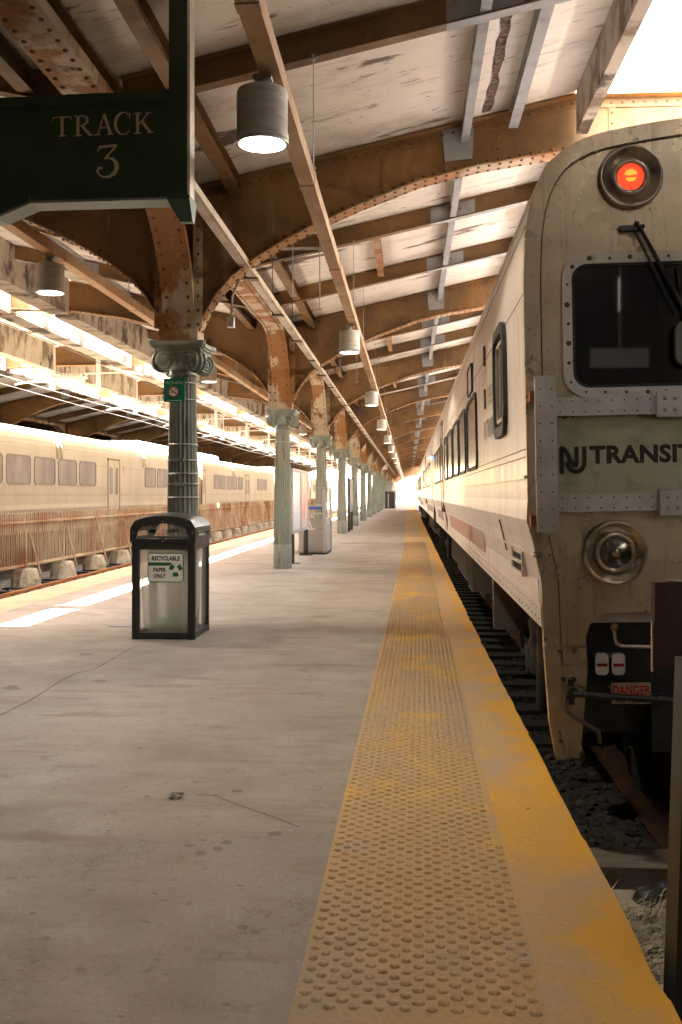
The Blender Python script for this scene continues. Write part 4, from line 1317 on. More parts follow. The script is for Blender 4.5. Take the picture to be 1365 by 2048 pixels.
# --- right-hand train
def W(pxa, pxb): return SY(pxb), SY(pxa)
wz0, wz1 = 1.745, 2.39
wins = [(*W(949.4, 970), wz0, wz1), (*W(931, 945), wz0, wz1), (*W(917.4, 929), wz0, wz1), (*W(905.3, 915.2), wz0, wz1), (*W(898, 904), wz0, wz1)]
wins = [(a + .03, b - .03, c, d) for a, b, c, d in wins]
L1 = 20.9
door_y = (SY(893.5), SY(889) )
more = [(13.0 + 1.5 * i, 14.25 + 1.5 * i, wz0, wz1) for i in range(4)]
wins = [w_ for w_ in wins if w_[1] < door_y[0] - 0.1]
cab = coach('cab_car', (XR, YF, 0), (0, ROLL, 0), L1, wins + more, [(door_y[0], door_y[0] + 0.85)], [(*W(953, 962), 2.40 + .08, 2.74)],
            STEELS, GLASSS, BLACK, 'silver train cab car with lit red marker lamp, parked at the platform', 'cars of the right-hand train',
            boxes=[(4.6, 4.75, 0.12), (8.0, 8.9, 0.16), (9.3, 12.0, 0.2), (12.4, 14.5, 0.25)], stripe=[(SY(968), SY(900), STRIPEO), (L1 - 6, L1 - 2.2, STRIPE)])
allw = [(2.3 + 1.5 * i, 3.55 + 1.5 * i, wz0, wz1) for i in range(4)] + [(11.4 + 1.5 * i, 12.65 + 1.5 * i, wz0, wz1) for i in range(4)]
mid = coach('passenger_car', (XR, YF + L1 + 0.7, 0), (0, ROLL, 0), L1, allw, [(9.2, 10.1)], [], STEELS, GLASSS, BLACK,
            'second silver passenger car of the right train, behind the cab car', 'cars of the right-hand train',
            boxes=[(5.5, 7.5, 0.2), (8.2, 10.4, 0.22), (11.5, 14.0, 0.2)], stripe=[(2, 8, STRIPE)])
for i in range(2):
    dup(mid, (XR, YF + (L1 + 0.7) * (i + 2), 0), f'{ORD[i + 2]} silver passenger car of the right train, farther down the platform')
# blue side lamps at the car ends
for par, y in ((cab, L1 - 0.35), (mid, L1 - 0.35)):
    mb = MB(); mb.dome((-HALF - 0.02, y, 2.42), (-1, 0, 0), 0.045, 0.06, 10); mb.build('blue_lamp', BLUEE, par)
    mb = MB(); mb.box(-HALF - 0.02, -HALF + .01, y - .06, y + .06, 2.36, 2.50); mb.build('lamp_bracket', DARK, par)
for y in (L1 + 0.02,):
    mb = MB(); mb.bar((-1.35, L1 + 0.35, 0.55), (-1.28, L1 + 0.35, 3.1), 0.06, 0.5, 0, (1, 0, 0)); mb.build('end_diaphragm', DARK, cab)

# cab side window, grab recess, gills, writing
cw = (SY(1037.5), SY(1013.5))
fr = (Vector((-HALF, 0, 0)), Y3, Z3, -X3)
mb = MB(); mb.ring(rrect(cw[0] - .0, cw[1], 1.86, 2.60, 0.17), rrect(cw[0] + .07, cw[1] - .07, 1.93, 2.53, 0.12), -0.03, 0.03, fr)
cwf = mb.build('cab_side_window', BLACK, cab)
mb = MB(); mb.prism(rrect(cw[0] + .071, cw[1] - .071, 1.931, 2.529, 0.12), -0.02, 0.004, 0, fr); mb.build('pane', GLASSD, cwf)
mb = MB(); mb.ring(rrect(cw[0] + .10, cw[1] - .10, 1.96, 2.50, 0.10), rrect(cw[0] + .125, cw[1] - .125, 1.985, 2.475, 0.08), 0.005, 0.016, fr)
mb.box(-HALF - .016, -HALF - .005, (cw[0] + cw[1]) / 2 - .012, (cw[0] + cw[1]) / 2 + .012, 1.97, 2.49)
mb.build('sash', CHROME, cwf)
for zc in (2.60, 2.25):
    y = SY(989); mb = MB(); mb.prism(rrect(y - .05, y + .05, zc - .08, zc + .08, .03), 0, 0.012, 0, fr); mb.build('latch', BOLT, cab)
y0, y1 = SY(1049), SY(1027)
mb = MB()
sx = side_x(1.1)
mb.ring([(y0, .98), (y1, .98), (y1, 1.16), (y0, 1.16)], [(y0 + .03, 1.0), (y1 - .03, 1.0), (y1 - .03, 1.14), (y0 + .03, 1.14)], -0.02, 0.014, (Vector((sx, 0, 0)), Y3, Z3, -X3))
gr = mb.build('grab_recess', STEELS, cab)
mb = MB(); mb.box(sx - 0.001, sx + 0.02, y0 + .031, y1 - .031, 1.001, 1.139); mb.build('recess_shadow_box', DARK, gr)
mb = MB(); mb.tube([(sx - .006, y0 + .04, 1.06), (sx - .03, (y0 + y1) / 2, 1.07), (sx - .006, y1 - .04, 1.06)], 0.012, 8); mb.build('handle', CHROME, gr)
for q in (0.0, 0.06):
    mb = MB(); y = SY(1015) + q; side_strip(mb, y, y + .022, 1.08, 1.30, 0.004, 0.004); mb.build('vent_slot', BOLT, cab)
mb = MB(); side_strip(mb, .10, .112, SILL + .10, 2.95, 0.003, 0.003); mb.build('corner_seam', BOLT, cab)
ty = SY(1010.5)
text_obj('side_lettering', 'NJ TRANSIT', 0.20, (Vector((-HALF - 0.002, SY(986), 1.93)), -Y3, Z3, -X3), FAINT, cab, 0.006, 0.95)
text_obj('car_number', '5953', 0.20, (Vector((-HALF - 0.002, SY(995), 2.17)), -Y3, Z3, -X3), FAINT, cab, 0.006, 1.0)

# cab end -------------------------------------------------------------
notch_px = [(1160, 1517), (1165, 1470), (1176, 1340), (1172, 1275), (1180, 1250), (1196, 1234), (1218, 1226), (1365, 1222)]
notch = [F(*p) for p in notch_px]
zn = notch[-1][1]
left = [(x, z) for x, z in outl if x < -0.45] + [(-0.4, crown - 0.008), (-0.1, crown)]
poly_top = left[1:]                                       # outline from bottom-left up to crown
poly = poly_top + [(-x, z) for x, z in poly_top[::-1]]
inner = [p for p in notch[:-1]]
right_in = [(-x, z) for x, z in inner]
poly = poly + right_in + [(-1.0, zn)][0:0] + inner[::-1]
mb = MB(); mb.prism(poly, -0.05, 0.0, 0, FRONT)
mb.build('cab_end', STEELF, cab)
# raised corner rim following the outline
def offset_in(L, d):
    out = []
    for i, p in enumerate(L):
        a = Vector(L[max(i - 1, 0)]); b = Vector(L[min(i + 1, len(L) - 1)])
        t = (b - a).normalized(); nrm = Vector((t.y, -t.x))
        out.append((p[0] + nrm.x * d, p[1] + nrm.y * d))
    return out
rim = poly_top[1:]
rimi = offset_in(rim, 0.085)
mb = MB()
band = rim + rimi[::-1]
mb.prism(band, 0.001, 0.014, 0, FRONT)
bandR = [(-x, z) for x, z in band]
mb.prism(bandR, 0.001, 0.014, 0, FRONT)
mb.build('corner_rim', STEELF, cab)
mb = MB()
seam = [(x, z) for x, z in offset_in(rim, 0.088)]; seam2 = offset_in(rim, 0.095)
mb.prism(seam + seam2[::-1], 0.0005, 0.003, 0, FRONT)
mb.build('rim_seam', BOLT, cab)
mb = MB()      # horizontal seam and bolts low on the leg
a, b = F(1090, 1292), F(1171, 1293)
mb.prism([(a[0], a[1] - .003), (b[0], b[1] - .003), (b[0], b[1] + .003), (a[0], a[1] + .003)], 0.015, 0.017, 0, FRONT)
for px, py, r in ((1118, 1302, .011), (1148, 1302, .011), (1122, 1463, .012), (1122, 1481, .012), (1150, 1120, .006), (1153, 1140, .006), (1157, 1157, .006), (1161, 1175, .006), (1100, 1145, .006), (1103, 1178, .006), (1100, 1217, .006), (1070, 1105, .006)):
    x, z = F(px, py); bm_ = MB(); bm_.dome((x, -0.0145 if r > .01 else -0.0005, z), (0, -1, 0), r, 0.008, 8); bm_.build('bolt', BOLT, cab)
mb.build('leg_seam', BOLT, cab)
mb = MB(); q = [F(1112, 1330), F(1152, 1330), F(1150, 1440), F(1165, 1500), F(1130, 1500), F(1115, 1440)]
mb.prism(q, 0.0145, 0.03, 0, FRONT); mb.build('step_plate', STEELF, cab)
# end window
wx0, wz0_ = F(1127, 797); wx1, wz1_ = F(1455, 500)
mb = MB(); ow = rrect(wx0, wx1, wz0_, wz1_, 0.13, 7); iw = rrect(wx0 + .052, wx1 - .052, wz0_ + .052, wz1_ - .052, 0.085, 7)
mb.ring(ow, iw, 0.0, 0.022, FRONT)
wf = mb.build('end_window', WINF, cab)
mb = MB(); mb.ring(rrect(wx0 + .050, wx1 - .050, wz0_ + .050, wz1_ - .050, 0.086, 7), rrect(wx0 + .068, wx1 - .068, wz0_ + .068, wz1_ - .068, 0.075, 7), 0.0, 0.016, FRONT); mb.build('gasket', BLACK, wf)
mb = MB(); mb.prism(rrect(wx0 + .067, wx1 - .067, wz0_ + .067, wz1_ - .067, 0.075, 7), -0.01, 0.004, 0, FRONT); mb.build('pane', GLASSD, wf)
mb = MB(); rr = random.Random(4)
ln = len(ow)
per = [Vector(((ow[i][0] + iw[i][0]) / 2, (ow[i][1] + iw[i][1]) / 2)) for i in range(ln)] ; per.append(per[0])
acc = 0.03; Ls = 0
for i in range(ln):
    seg = (per[i + 1] - per[i]).length
    while acc < Ls + seg:
        p = per[i].lerp(per[i + 1], (acc - Ls) / seg); bm_ = MB(); bm_.dome((p.x + rr.uniform(-.006, .006), -0.022, p.y + rr.uniform(-.004, .004)), (0, -1, 0), rr.uniform(.006, .016), 0.010, 7); bm_.build('bolt', BOLT, wf); acc += 0.105
    Ls += seg

# second window mirrored, and the end door in the middle (outside the picture)
mb = MB(); mb.ring([(-x, z) for x, z in ow], [(-x, z) for x, z in iw], 0.0, 0.022, FRONT); w2 = mb.build('end_window', WINF, cab)
mb = MB(); mb.prism([(-x, z) for x, z in rrect(wx0 + .053, wx1 - .053, wz0_ + .053, wz1_ - .053, 0.085, 7)], -0.01, 0.004, 0, FRONT); mb.build('pane', GLASSD, w2)
mb = MB(); mb.ring(rrect(-0.46, 0.46, zn + .02, 3.05, .06), rrect(-0.41, 0.41, zn + .05, 3.0, .05), 0.0, 0.03, FRONT); dd = mb.build('end_door', STEELF, cab)
mb = MB(); mb.prism(rrect(-0.28, 0.28, 1.95, 2.7, .06), 0.001, 0.008, 0, FRONT); mb.build('pane', GLASSD, dd)
# round lamps
def round_lamp(px, py, r, nm, lens, rl, mid_r, sx=1):
    x, z = F(px, py); x *= sx
    fr = Matrix.Translation((x, 0, z)) @ Matrix.Rotation(R(90), 4, 'X')   # local +z -> -y
    mb = MB()
    mb.lathe([(r * 1.04, 0.0), (r * 1.03, 0.026), (r, 0.040), (r * 0.95, 0.044), (r * 0.90, 0.034), (r * 0.74, 0.012), (mid_r * 1.05, 0.006)], 48, 0, fr, cap=False)
    b = mb.build(nm, CHROME, cab)
    mb = MB(); mb.lathe([(mid_r * 1.04, 0.004), (mid_r * 1.02, 0.026), (mid_r * 0.98, 0.032), (rl * 1.06, 0.030), (rl, 0.010)], 40, 0, fr, cap=False)
    for q in range(3):
        t = q * 2 * PI / 3 + .6; mb.dome((x + mid_r * .86 * math.cos(t), -0.031, z + mid_r * .86 * math.sin(t)), (0, -1, 0), 0.007, 0.005, 6)
    mb.build('inner_bezel', CHROME, b)
    mb = MB(); mb.lathe([(rl * 1.05, 0.012), (rl * 0.7, 0.020), (0.0001, 0.024)], 32, 0, fr, cap=False); mb.build('lens', lens, b)
    return b, x, z
b_, x_, z_ = round_lamp(1260, 356, 0.165, 'marker_lamp', REDE, 0.068, 0.096)
mb = MB(); mb.prism([(x_ - .035, z_ + .012), (x_ - .01, z_ + .006), (x_ + .035, z_ + .012), (x_ + .03, z_ + .028), (x_ + .005, z_ + .042), (x_ - .025, z_ + .03)], 0.0245, 0.026, 0, FRONT)
mb.prism([(x_ - .03, z_ - .006), (x_ + .03, z_ - .004), (x_ + .02, z_ - .022), (x_ - .015, z_ - .026)], 0.0245, 0.026, 0, FRONT); mb.build('filament', AMBE, b_)
b_, x_, z_ = round_lamp(1230, 1105, 0.168, 'headlight', LENS, 0.082, 0.106)
mb = MB(); mb.dome((x_ + .005, -0.022, z_ + .002), (0, -1, 0), 0.026, 0.02, 14); mb.build('bulb', CHROME, b_)
round_lamp(1260, 356, 0.165, 'marker_lamp', REDE, 0.068, 0.096, -1)
round_lamp(1230, 1105, 0.168, 'headlight', LENS, 0.082, 0.106, -1)
# riveted bars across the end
def bar_px(x0, y0, x1, y1, off, th, nm, mat=STRAPM, riv=True, rows=2, pitch=0.067):
    a = F(x0, y1, off); b = F(x1, y0, off)
    mb = MB(); mb.prism(rrect(a[0], b[0], a[1], b[1], 0.004, 1), off, off + th, 0, FRONT)
    if riv:
        wx_, wz_ = b[0] - a[0], b[1] - a[1]
        if wx_ > wz_:
            k = a[0] + 0.02
            while k < b[0] - 0.01:
                for zz in (a[1] + wz_ * .2, b[1] - wz_ * .2): mb.dome((k, -off - th, zz), (0, -1, 0), 0.0052, 0.003, 6, 1)
                k += pitch
        else:
            k = a[1] + 0.03
            while k < b[1] - 0.01:
                for xx in (a[0] + wx_ * .22, b[0] - wx_ * .22): mb.dome((xx, -off - th, k), (0, -1, 0), 0.0052, 0.003, 6, 1)
                k += pitch * 1.35
    return mb.build(nm, [mat, BOLT], cab)
bar_px(1074, 752, 1111, 1064, 0.10, 0.025, 'upright_bar')
mb = MB(); a = F(1080, 1070, .0); b = F(1110, 752, .0)
mb.box(a[0] + .01, b[0] - .012, -0.0995, -0.015, a[1], b[1] - .01); mb.build('upright_backing', STRAPM, cab)
bar_px(1112, 791, 1312, 833, 0.075, 0.022, 'cross_bar')
bar_px(1117, 986, 1318, 1024, 0.075, 0.022, 'cross_bar')
for (x0, y0, x1, y1) in ((1313, 780, 1420, 835), (1319, 978, 1425, 1031)):
    o = bar_px(x0, y0, x1, y1, 0.098, 0.03, 'bar_bracket', STRAPM, False)
    mb = MB()
    for px in (x0 + 18, x0 + 38, x0 + 70, x0 + 90):
        for py in (y0 + 16, y1 - 16):
            p = F(px, py, .13); mb.dome((p[0], -0.128, p[1]), (0, -1, 0), 0.011, 0.012, 8)
    mb.build('bolt', CHROME, o)
mb = MB()
for (x0, y0, x1, y1) in ((1056, 785, 1076, 805), (1058, 1030, 1078, 1052)):
    a = F(x0, y1); b = F(x1, y0); mb.box(a[0], b[0] + .02, -0.10, -0.015, a[1], b[1])
mb.build('rubber_mount', WOODB, cab)
# letter board
a = F(1115, 985); b = F(1440, 832)
mb = MB(); mb.prism([(a[0], a[1]), (b[0], a[1]), (b[0], b[1]), (a[0], b[1])], 0.001, 0.006, 0, FRONT)
mb.build('letter_board', pmat('dull_letter_board', (0.50, 0.48, 0.36), [((0.36, 0.38, 0.25), 3, U, 0.5, 0.62), ((0.36, 0.31, 0.22), 8, U, 0.55, 0.7)], rough=0.45, metal=0.5), cab)
tx, tz = F(1180, 926)
text_obj('operator_lettering', 'TRANSIT', 0.127, (Vector((tx, -0.0065, tz)), X3, Z3, -Y3), LOGOT, cab, 0.0052, 1.06, 0.001, spacing=1.03)
# logo : linked N and J strokes
mb = MB()
def L2(px, py): return F(px, py)
def stroke(mb, pts, w_, d0=0.0065, d1=0.0085):
    P = [Vector(p) for p in pts]; Lf, Rt = [], []
    ws = w_ if isinstance(w_, (list, tuple)) else [w_] * len(P)
    for i, p in enumerate(P):
        t = (P[min(i + 1, len(P) - 1)] - P[max(i - 1, 0)]).normalized(); nr = Vector((-t.y, t.x)) * ws[i] / 2
        Lf.append(p + nr); Rt.append(p - nr)
    n = len(P)
    vs = [(p.x, -d0, p.y) for p in Lf] + [(p.x, -d0, p.y) for p in Rt] + [(p.x, -d1, p.y) for p in Lf] + [(p.x, -d1, p.y) for p in Rt]
    fs = []
    for i in range(n - 1):
        fs += [(2 * n + i, 3 * n + i, 3 * n + i + 1, 2 * n + i + 1), (i, 2 * n + i, 2 * n + i + 1, i + 1), (n + i, n + i + 1, 3 * n + i + 1, 3 * n + i)]
    mb.add(vs, fs)
x0, z0 = F(1119, 948); x1, z1 = F(1173, 893)
ww, hh = x1 - x0, z1 - z0
def Q(u, v): return (x0 + u * ww, z0 + v * hh)
sw = ww * 0.165
stroke(mb, [Q(.085, 0), Q(.085, .93)], sw)
stroke(mb, [Q(.03, .96), Q(.15, .93), Q(.24, .84), Q(.32, .70), Q(.40, .52), Q(.47, .38), Q(.53, .30), Q(.59, .30), Q(.62, .36), Q(.63, .50), Q(.63, 1.0)], sw)
stroke(mb, [Q(.26, .46), Q(.32, .28), Q(.42, .13), Q(.55, .07), Q(.70, .08), Q(.83, .17), Q(.90, .32), Q(.915, .5), Q(.915, 1.0)], sw)
mb.build('logo', LOGOT, cab)
# wiper
mb = MB()
h = F(1240, 458); piv = F(1275, 458); e = F(1362, 620)
mb.prism(rrect(h[0] - .01, piv[0] + .02, piv[1] - .014, piv[1] + .014, .01), 0.0, 0.03, 0, FRONT)
mb.tube([(piv[0], -.035, piv[1] + .01), (e[0], -.045, e[1] + .01)], 0.011, 6); mb.tube([(piv[0] - .03, -.035, piv[1] - .01), (e[0] - .03, -.045, e[1] - .02)], 0.006, 6)
mb.dome((piv[0] - .01, -.03, piv[1] + .02), (0, -1, 0), .016, .02, 8); mb.dome((piv[0] + .02, -.03, piv[1] + .004), (0, -1, 0), .014, .02, 8)
wp = mb.build('wiper', SATIN, cab)
mb = MB(); a = F(1352, 535); b = F(1378, 760); mb.tube([(a[0], -.026, a[1]), (b[0], -.026, b[1])], 0.007, 6); mb.build('blade', SATIN, wp)
# mirror (right edge of the picture)
mb = MB(); c = F(1372, 690); mb.prism(rrect(c[0] - .075, c[0] + .075, c[1] - .12, c[1] + .12, .06), 0.05, 0.09, 0, FRONT); mb.tube([(c[0], -.05, c[1]), (c[0], 0, c[1])], .012, 6)
mb.build('mirror', pmat('mirror_cover', (0.16, 0.16, 0.12), rough=0.5), cab)
# coupler pocket: dark panel with boxes, tags, danger plate, pipes
mb = MB(); a = F(1150, 1520, -.3)
mb.box(-1.36, 1.36, 0.30, 0.34, 0.12, zn + 0.02); mb.box(-1.38, -1.34, 0.06, 0.298, 0.10, zn + .02); mb.box(-1.338, 1.36, 0.06, 0.298, zn + .005, zn + .02)
mb.box(-0.95, 0.95, 0.10, 0.298, 0.06, 0.34)
for px in (1205, 1260, 1320):
    for py in (1445, 1495): p = F(px, py, -.1); mb.dome((p[0], 0.10, p[1]), (0, -1, 0), .008, .006, 6)
pk = mb.build('coupler_pocket', SATIN, cab)
for px in (1204, 1237):
    mb = MB(); a = F(px - 13, 1350, -.2); b = F(px + 13, 1306, -.2); mb.prism(rrect(a[0], b[0], a[1], b[1], .025), -0.20, -0.19, 0, FRONT)
    mb.box(a[0], b[0], 0.20, 0.29, b[1] - .03, b[1] - .01)
    tg = mb.build('white_tag', WHITES, pk)
    mb = MB(); mb.box(a[0] + .008, b[0] - .008, 0.186, 0.1895, (a[1] + b[1]) / 2 - .012, (a[1] + b[1]) / 2 + .004); mb.build('red_mark', REDP, tg)
a = F(1224, 1408, -.1); b = F(1302, 1365, -.1)
mb = MB(); mb.box(a[0], b[0], 0.10, 0.104, a[1], b[1]); mb.box(a[0] + .02, b[0] - .02, .104, .3, (a[1] + b[1]) / 2 - .01, (a[1] + b[1]) / 2 + .01); dg_ = mb.build('danger_plate', CREAMS, pk)
text_obj('danger_word', 'DANGER', 0.072, (Vector(((a[0] + b[0]) / 2, 0.0995, b[1] - 0.066)), X3, Z3, -Y3), REDP, dg_, 0.002, 0.70, 0.001, 'CENTER')
text_obj('voltage_word', '480 VOLTS', 0.048, (Vector(((a[0] + b[0]) / 2, 0.0995, a[1] + 0.008)), X3, Z3, -Y3), BLACKT, dg_, 0.001, 0.72, 0.001, 'CENTER')
mb = MB()
p = [F(1227, 1253), F(1229, 1275), F(1232, 1286), F(1241, 1291), F(1330, 1294)]
mb.tube([(x, -.02, z) for x, z in p], 0.0095, 8)
hd = mb.build('cut_lever', CHROME, cab)
mb = MB(); mb.dome((p[0][0], -.03, p[0][1]), (0, -1, 0), .022, .012, 12); mb.build('lever_knob', pmat('brass', (0.30, 0.19, 0.07), rough=0.4, metal=0.7), hd)
mb = MB()
p = [F(1140, 1380), F(1180, 1384), F(1320, 1392), F(1450, 1400)]
mb.tube([(x, -.10, z) for x, z in p], 0.017, 8)
mb.tube([(F(1140, 1378)[0], 0.0, F(1140, 1378)[1]), (F(1140, 1378)[0], -.11, F(1140, 1378)[1])], 0.03, 10)
c1, c2 = F(1133, 1355), F(1146, 1405); mb.box(c1[0], c2[0], -0.06, -0.0305, c2[1], c1[1])
for px in (1126, 1146): q = F(px, 1357); mb.dome((q[0], -.0305, q[1]), (0, -1, 0), .016, .015, 8)
q = F(1313, 1391); mb.tube([(q[0] - .02, -.10, q[1]), (q[0] + .02, -.10, q[1] - .001)], 0.024, 8)
mb.build('coupling_rod', SATIN, cab)
mb = MB(); p = [F(1130, 1380), F(1125, 1400), F(1130, 1418), F(1150, 1432), F(1175, 1446), F(1192, 1456), F(1195, 1480)]
mb.tube([(x, -.07, z) for x, z in p], 0.012, 8); mb.build('air_hose', UNDER, cab)
mb = MB(); mb.box(-1.47, -1.42, 0.052, 0.14, 0.03, 0.72); mb.build('leg_return', STEELF, cab)
mb = MB(); mb.box(-0.28, 0.28, -0.25, 0.3, 0.02, 0.30); mb.prism([(-.28, .02), (.28, .02), (.2, .34), (-.2, .34)], .25, .42, 0, FRONT); mb.build('coupler', DARK, cab)

# --- left-hand train: root turned half round so its windowed side faces the platform
XT = -9.3
def LY(px): return at(px, 988, X=XT).y
zt0, zt1 = 1.72, 2.36
def lcoach(yfar, ynear, pxw, label, door=None, small=(), extra=(), ac=(), ups=()):
    L = yfar - ynear
    f = lambda Y: yfar - Y
    ws = [(f(b) + .0, f(a), zt0, zt1) for a, b in [(LY(p), LY(q)) for p, q in pxw] + list(extra)]
    ds = [(f(b), f(a)) for a, b in door] if door else []
    return coach('passenger_car', (XT - HALF, yfar, -0.27), (0, 0, PI), L, [(a, b, c + .27, d + .27) for a, b, c, d in ws], ds, small, STEELL, GLASSL, MATS['window_seal'],
                 label, 'cars of the left-hand train', upper=[(f(y), f(y) + .28) for y in ups], ac=[(f(b), f(a)) for a, b in ac], stripe=[(0, L, MATS['violet_stripe'])] if not door else [(0, L - 3, STRIPEO), (L - 16, L, STRIPE)], bogies=True)
pmat('window_seal', (0.20, 0.165, 0.13), rough=0.6)
y_end1 = LY(398)
A = lcoach(y_end1, 14.0, [(13.8, 60.3), (69.4, 109.4), (117.4, 152.9), (159.9, 191.4), (290.4, 310.9), (315.2, 334)], 'cream silver passenger car beyond the rusty fence, nearest of the left train',
           door=[(LY(217), LY(239))], extra=[(21.2, LY(3.8)), (LY(340), LY(356)), (LY(361), LY(372))], ac=[(y_end1 - 7.5, y_end1 - 2.2)], ups=[LY(122), LY(290)])
y2 = y_end1 + 0.8
B = lcoach(y2 + 24, y2, [(428.4, 438.6), (441, 450.6), (454, 463.3), (465.6, 474.2), (477, 485.2), (515, 520), (522, 527), (529, 534)], 'second cream silver car of the left train, beyond the fence',
           door=[(LY(492), LY(499)), (LY(405), LY(411))], ac=[(y2 + 2, y2 + 7)], ups=[y2 + 8])
for i in range(2):
    dup(B, (XT - HALF, y2 + 24 + 24.8 * (i + 1), -0.27), f'{ORD[i + 2]} cream silver car of the left train, far down the track')
# flag sticker and small marks on the near left car
mb = MB(); yy = y_end1 - LY(249); mb.add([(-HALF - .004, yy - .17, 2.13 + .27 - .0), (-HALF - .004, yy + .17, 2.40), (-HALF - .004, yy + .17, 2.63), (-HALF - .004, yy - .17, 2.63)], [(0, 1, 2, 3)])
fl_ = MB()
for k in range(7):
    fl_.box(-HALF - .006, -HALF - .003, yy - .17, yy + .17, 2.36 + k * .04, 2.38 + k * .04)
o = fl_.build('flag_stripes', pmat('faded_red', (0.55, 0.25, 0.16), rough=0.6), A)
fl_ = MB(); fl_.box(-HALF - .009, -HALF - .0065, yy + .04, yy + .17, 2.48, 2.64); fl_.build('flag_canton', pmat('faded_blue', (0.22, 0.22, 0.32), rough=0.6), A)

# ============================================================ TRACKS
def rail(name, x, y0, y1, ztop, mat, label):
    mb = MB()
    prof = [(-.036, 0), (.036, 0), (.036, -.03), (.010, -.045), (.010, -.125), (.065, -.14), (.065, -.15), (-.065, -.15), (-.065, -.14), (-.010, -.125), (-.010, -.045), (-.036, -.03)]
    mb.prism(prof, y0, y1, 0, (Vector((x, 0, ztop)), X3, Z3, Y3))
    return tag(mb.build(name, mat), label, 'rail')
rail('rail', 1.50, 3.3, 120, -0.42, RAILD, 'rusty rail nearest the platform under the right train')
rail('rail', 2.98, 3.3, 120, -0.42, RAILD, 'rusty rail on the far side under the right train')
rail('rail', -8.03, 8, 170, -0.535, RAILR, 'orange rusty rail between the platform and the iron fence')
rail('rail', -6.57, 8, 170, -0.535, RAILR, 'rusty rail hidden close below the left platform edge')
mb = MB(); mb.box(-.13, .13, -.12, .12, -.13, .0); 
mb = MB(); mb.box(-1.25, 1.25, -.12, .12, -.17, 0)
sl = mb.build('sleeper', WOOD); tag(sl, 'x', 'sleeper', 'dark sleepers under the right train')
rr = random.Random(2)
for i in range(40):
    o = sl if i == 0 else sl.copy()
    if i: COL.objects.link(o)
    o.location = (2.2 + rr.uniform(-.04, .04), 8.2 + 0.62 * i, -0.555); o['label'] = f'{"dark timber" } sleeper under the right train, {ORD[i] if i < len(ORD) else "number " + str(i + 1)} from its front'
sl2 = sl.copy(); COL.objects.link(sl2)
s2 = [sl2]
for i in range(34):
    o = sl2 if i == 0 else sl2.copy()
    if i: COL.objects.link(o)
    o['group'] = 'grey sleepers beside the fence'
    o.location = (-7.55 + rr.uniform(-.04, .04), 17.5 + 0.75 * i, -0.60); o['label'] = f'half-buried grey sleeper by the iron fence, {ORD[i]} from the camera'
# ballast stones near and in the fence gap: uncountable
def stones(name, n, xr, yr, z, smin, smax, seed, mat=STONE, label='loose ballast stones'):
    r_ = random.Random(seed); mb = MB()
    for i in range(n):
        x = r_.uniform(*xr); y = yr[0] + (yr[1] - yr[0]) * r_.random() ** 1.3
        s = r_.uniform(smin, smax); a = r_.uniform(0, 6.28)
        vs = []
        for (u, v, w_) in ((1, 0, 0), (-1, 0, 0), (0, 1, 0), (0, -1, 0), (0, 0, 1), (0, 0, -1), (.6, .6, .5), (-.6, -.5, .6)):
            q = s * r_.uniform(.7, 1.3); vs.append((x + q * (u * math.cos(a) - v * math.sin(a)), y + q * (u * math.sin(a) + v * math.cos(a)), z + q * w_ * .65))
        mb.add(vs, [(0, 2, 6), (6, 2, 4), (0, 6, 4), (0, 4, 3), (3, 4, 7), (1, 3, 7), (1, 7, 4), (1, 4, 2), (0, 5, 2), (2, 5, 1), (1, 5, 3), (3, 5, 0)])
    return tag(mb.build(name, mat), label, 'gravel', kind='stuff')
stones('ballast_stones', 5200, (-9.0, -8.08), (15, 60), -0.655, 0.02, 0.05, 1, pmat('pale_gravel', (0.34, 0.33, 0.32), [((0.20, 0.19, 0.18), 9, U, 0.45, 0.6)], rough=.95), 'pale grey ballast stones along the iron fence')
stones('trackbed_stones', 2600, (0.72, 1.9), (2.2, 5.4), -0.595, 0.012, 0.04, 2, STONE, 'loose brown stones and debris between platform and bumper')
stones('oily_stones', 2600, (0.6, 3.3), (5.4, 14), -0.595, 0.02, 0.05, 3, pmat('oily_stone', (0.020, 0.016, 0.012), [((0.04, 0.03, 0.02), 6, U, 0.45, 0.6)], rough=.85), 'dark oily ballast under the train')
# transverse buffer beam before the train
mb = MB(); mb.box(0.80, 3.6, 5.12, 5.40, -0.60, -0.44)
tag(mb.build('buffer_timber', pmat('grey_timber', (0.20, 0.165, 0.13), [((0.12, 0.09, 0.07), 4, (.4, 3, 3), .45, .62, 8)], rough=.9, bump=(12, (.4, 4, 4), .6, .02))), 'grey timber laid across the track in front of the train', 'timber')
mb = MB(); mb.box(0.85, 3.5, 4.82, 5.08, -0.60, -0.535)
tag(mb.build('concrete_kerb', PIER), 'low broken concrete kerb across the track, nearer than the timber', 'kerb')
mb = MB(); mb.dome((1.18, 4.95, -.535), (0, 0, 1), .09, .07, 9); mb.dome((1.26, 4.99, -.535), (0, 0, 1), .06, .09, 8)
tag(mb.build('dark_rag', BLACK), 'black lump lying on the low kerb', 'debris')
mb = MB(); mb.tube([(0.95 + .12 * i, 3.95 + .02 * math.sin(i), -.50 + .012 * math.sin(i * 1.7)) for i in range(12)], .006, 5)
tag(mb.build('loose_cable', PIER), 'thin pale cable lying across the trackbed', 'cable')
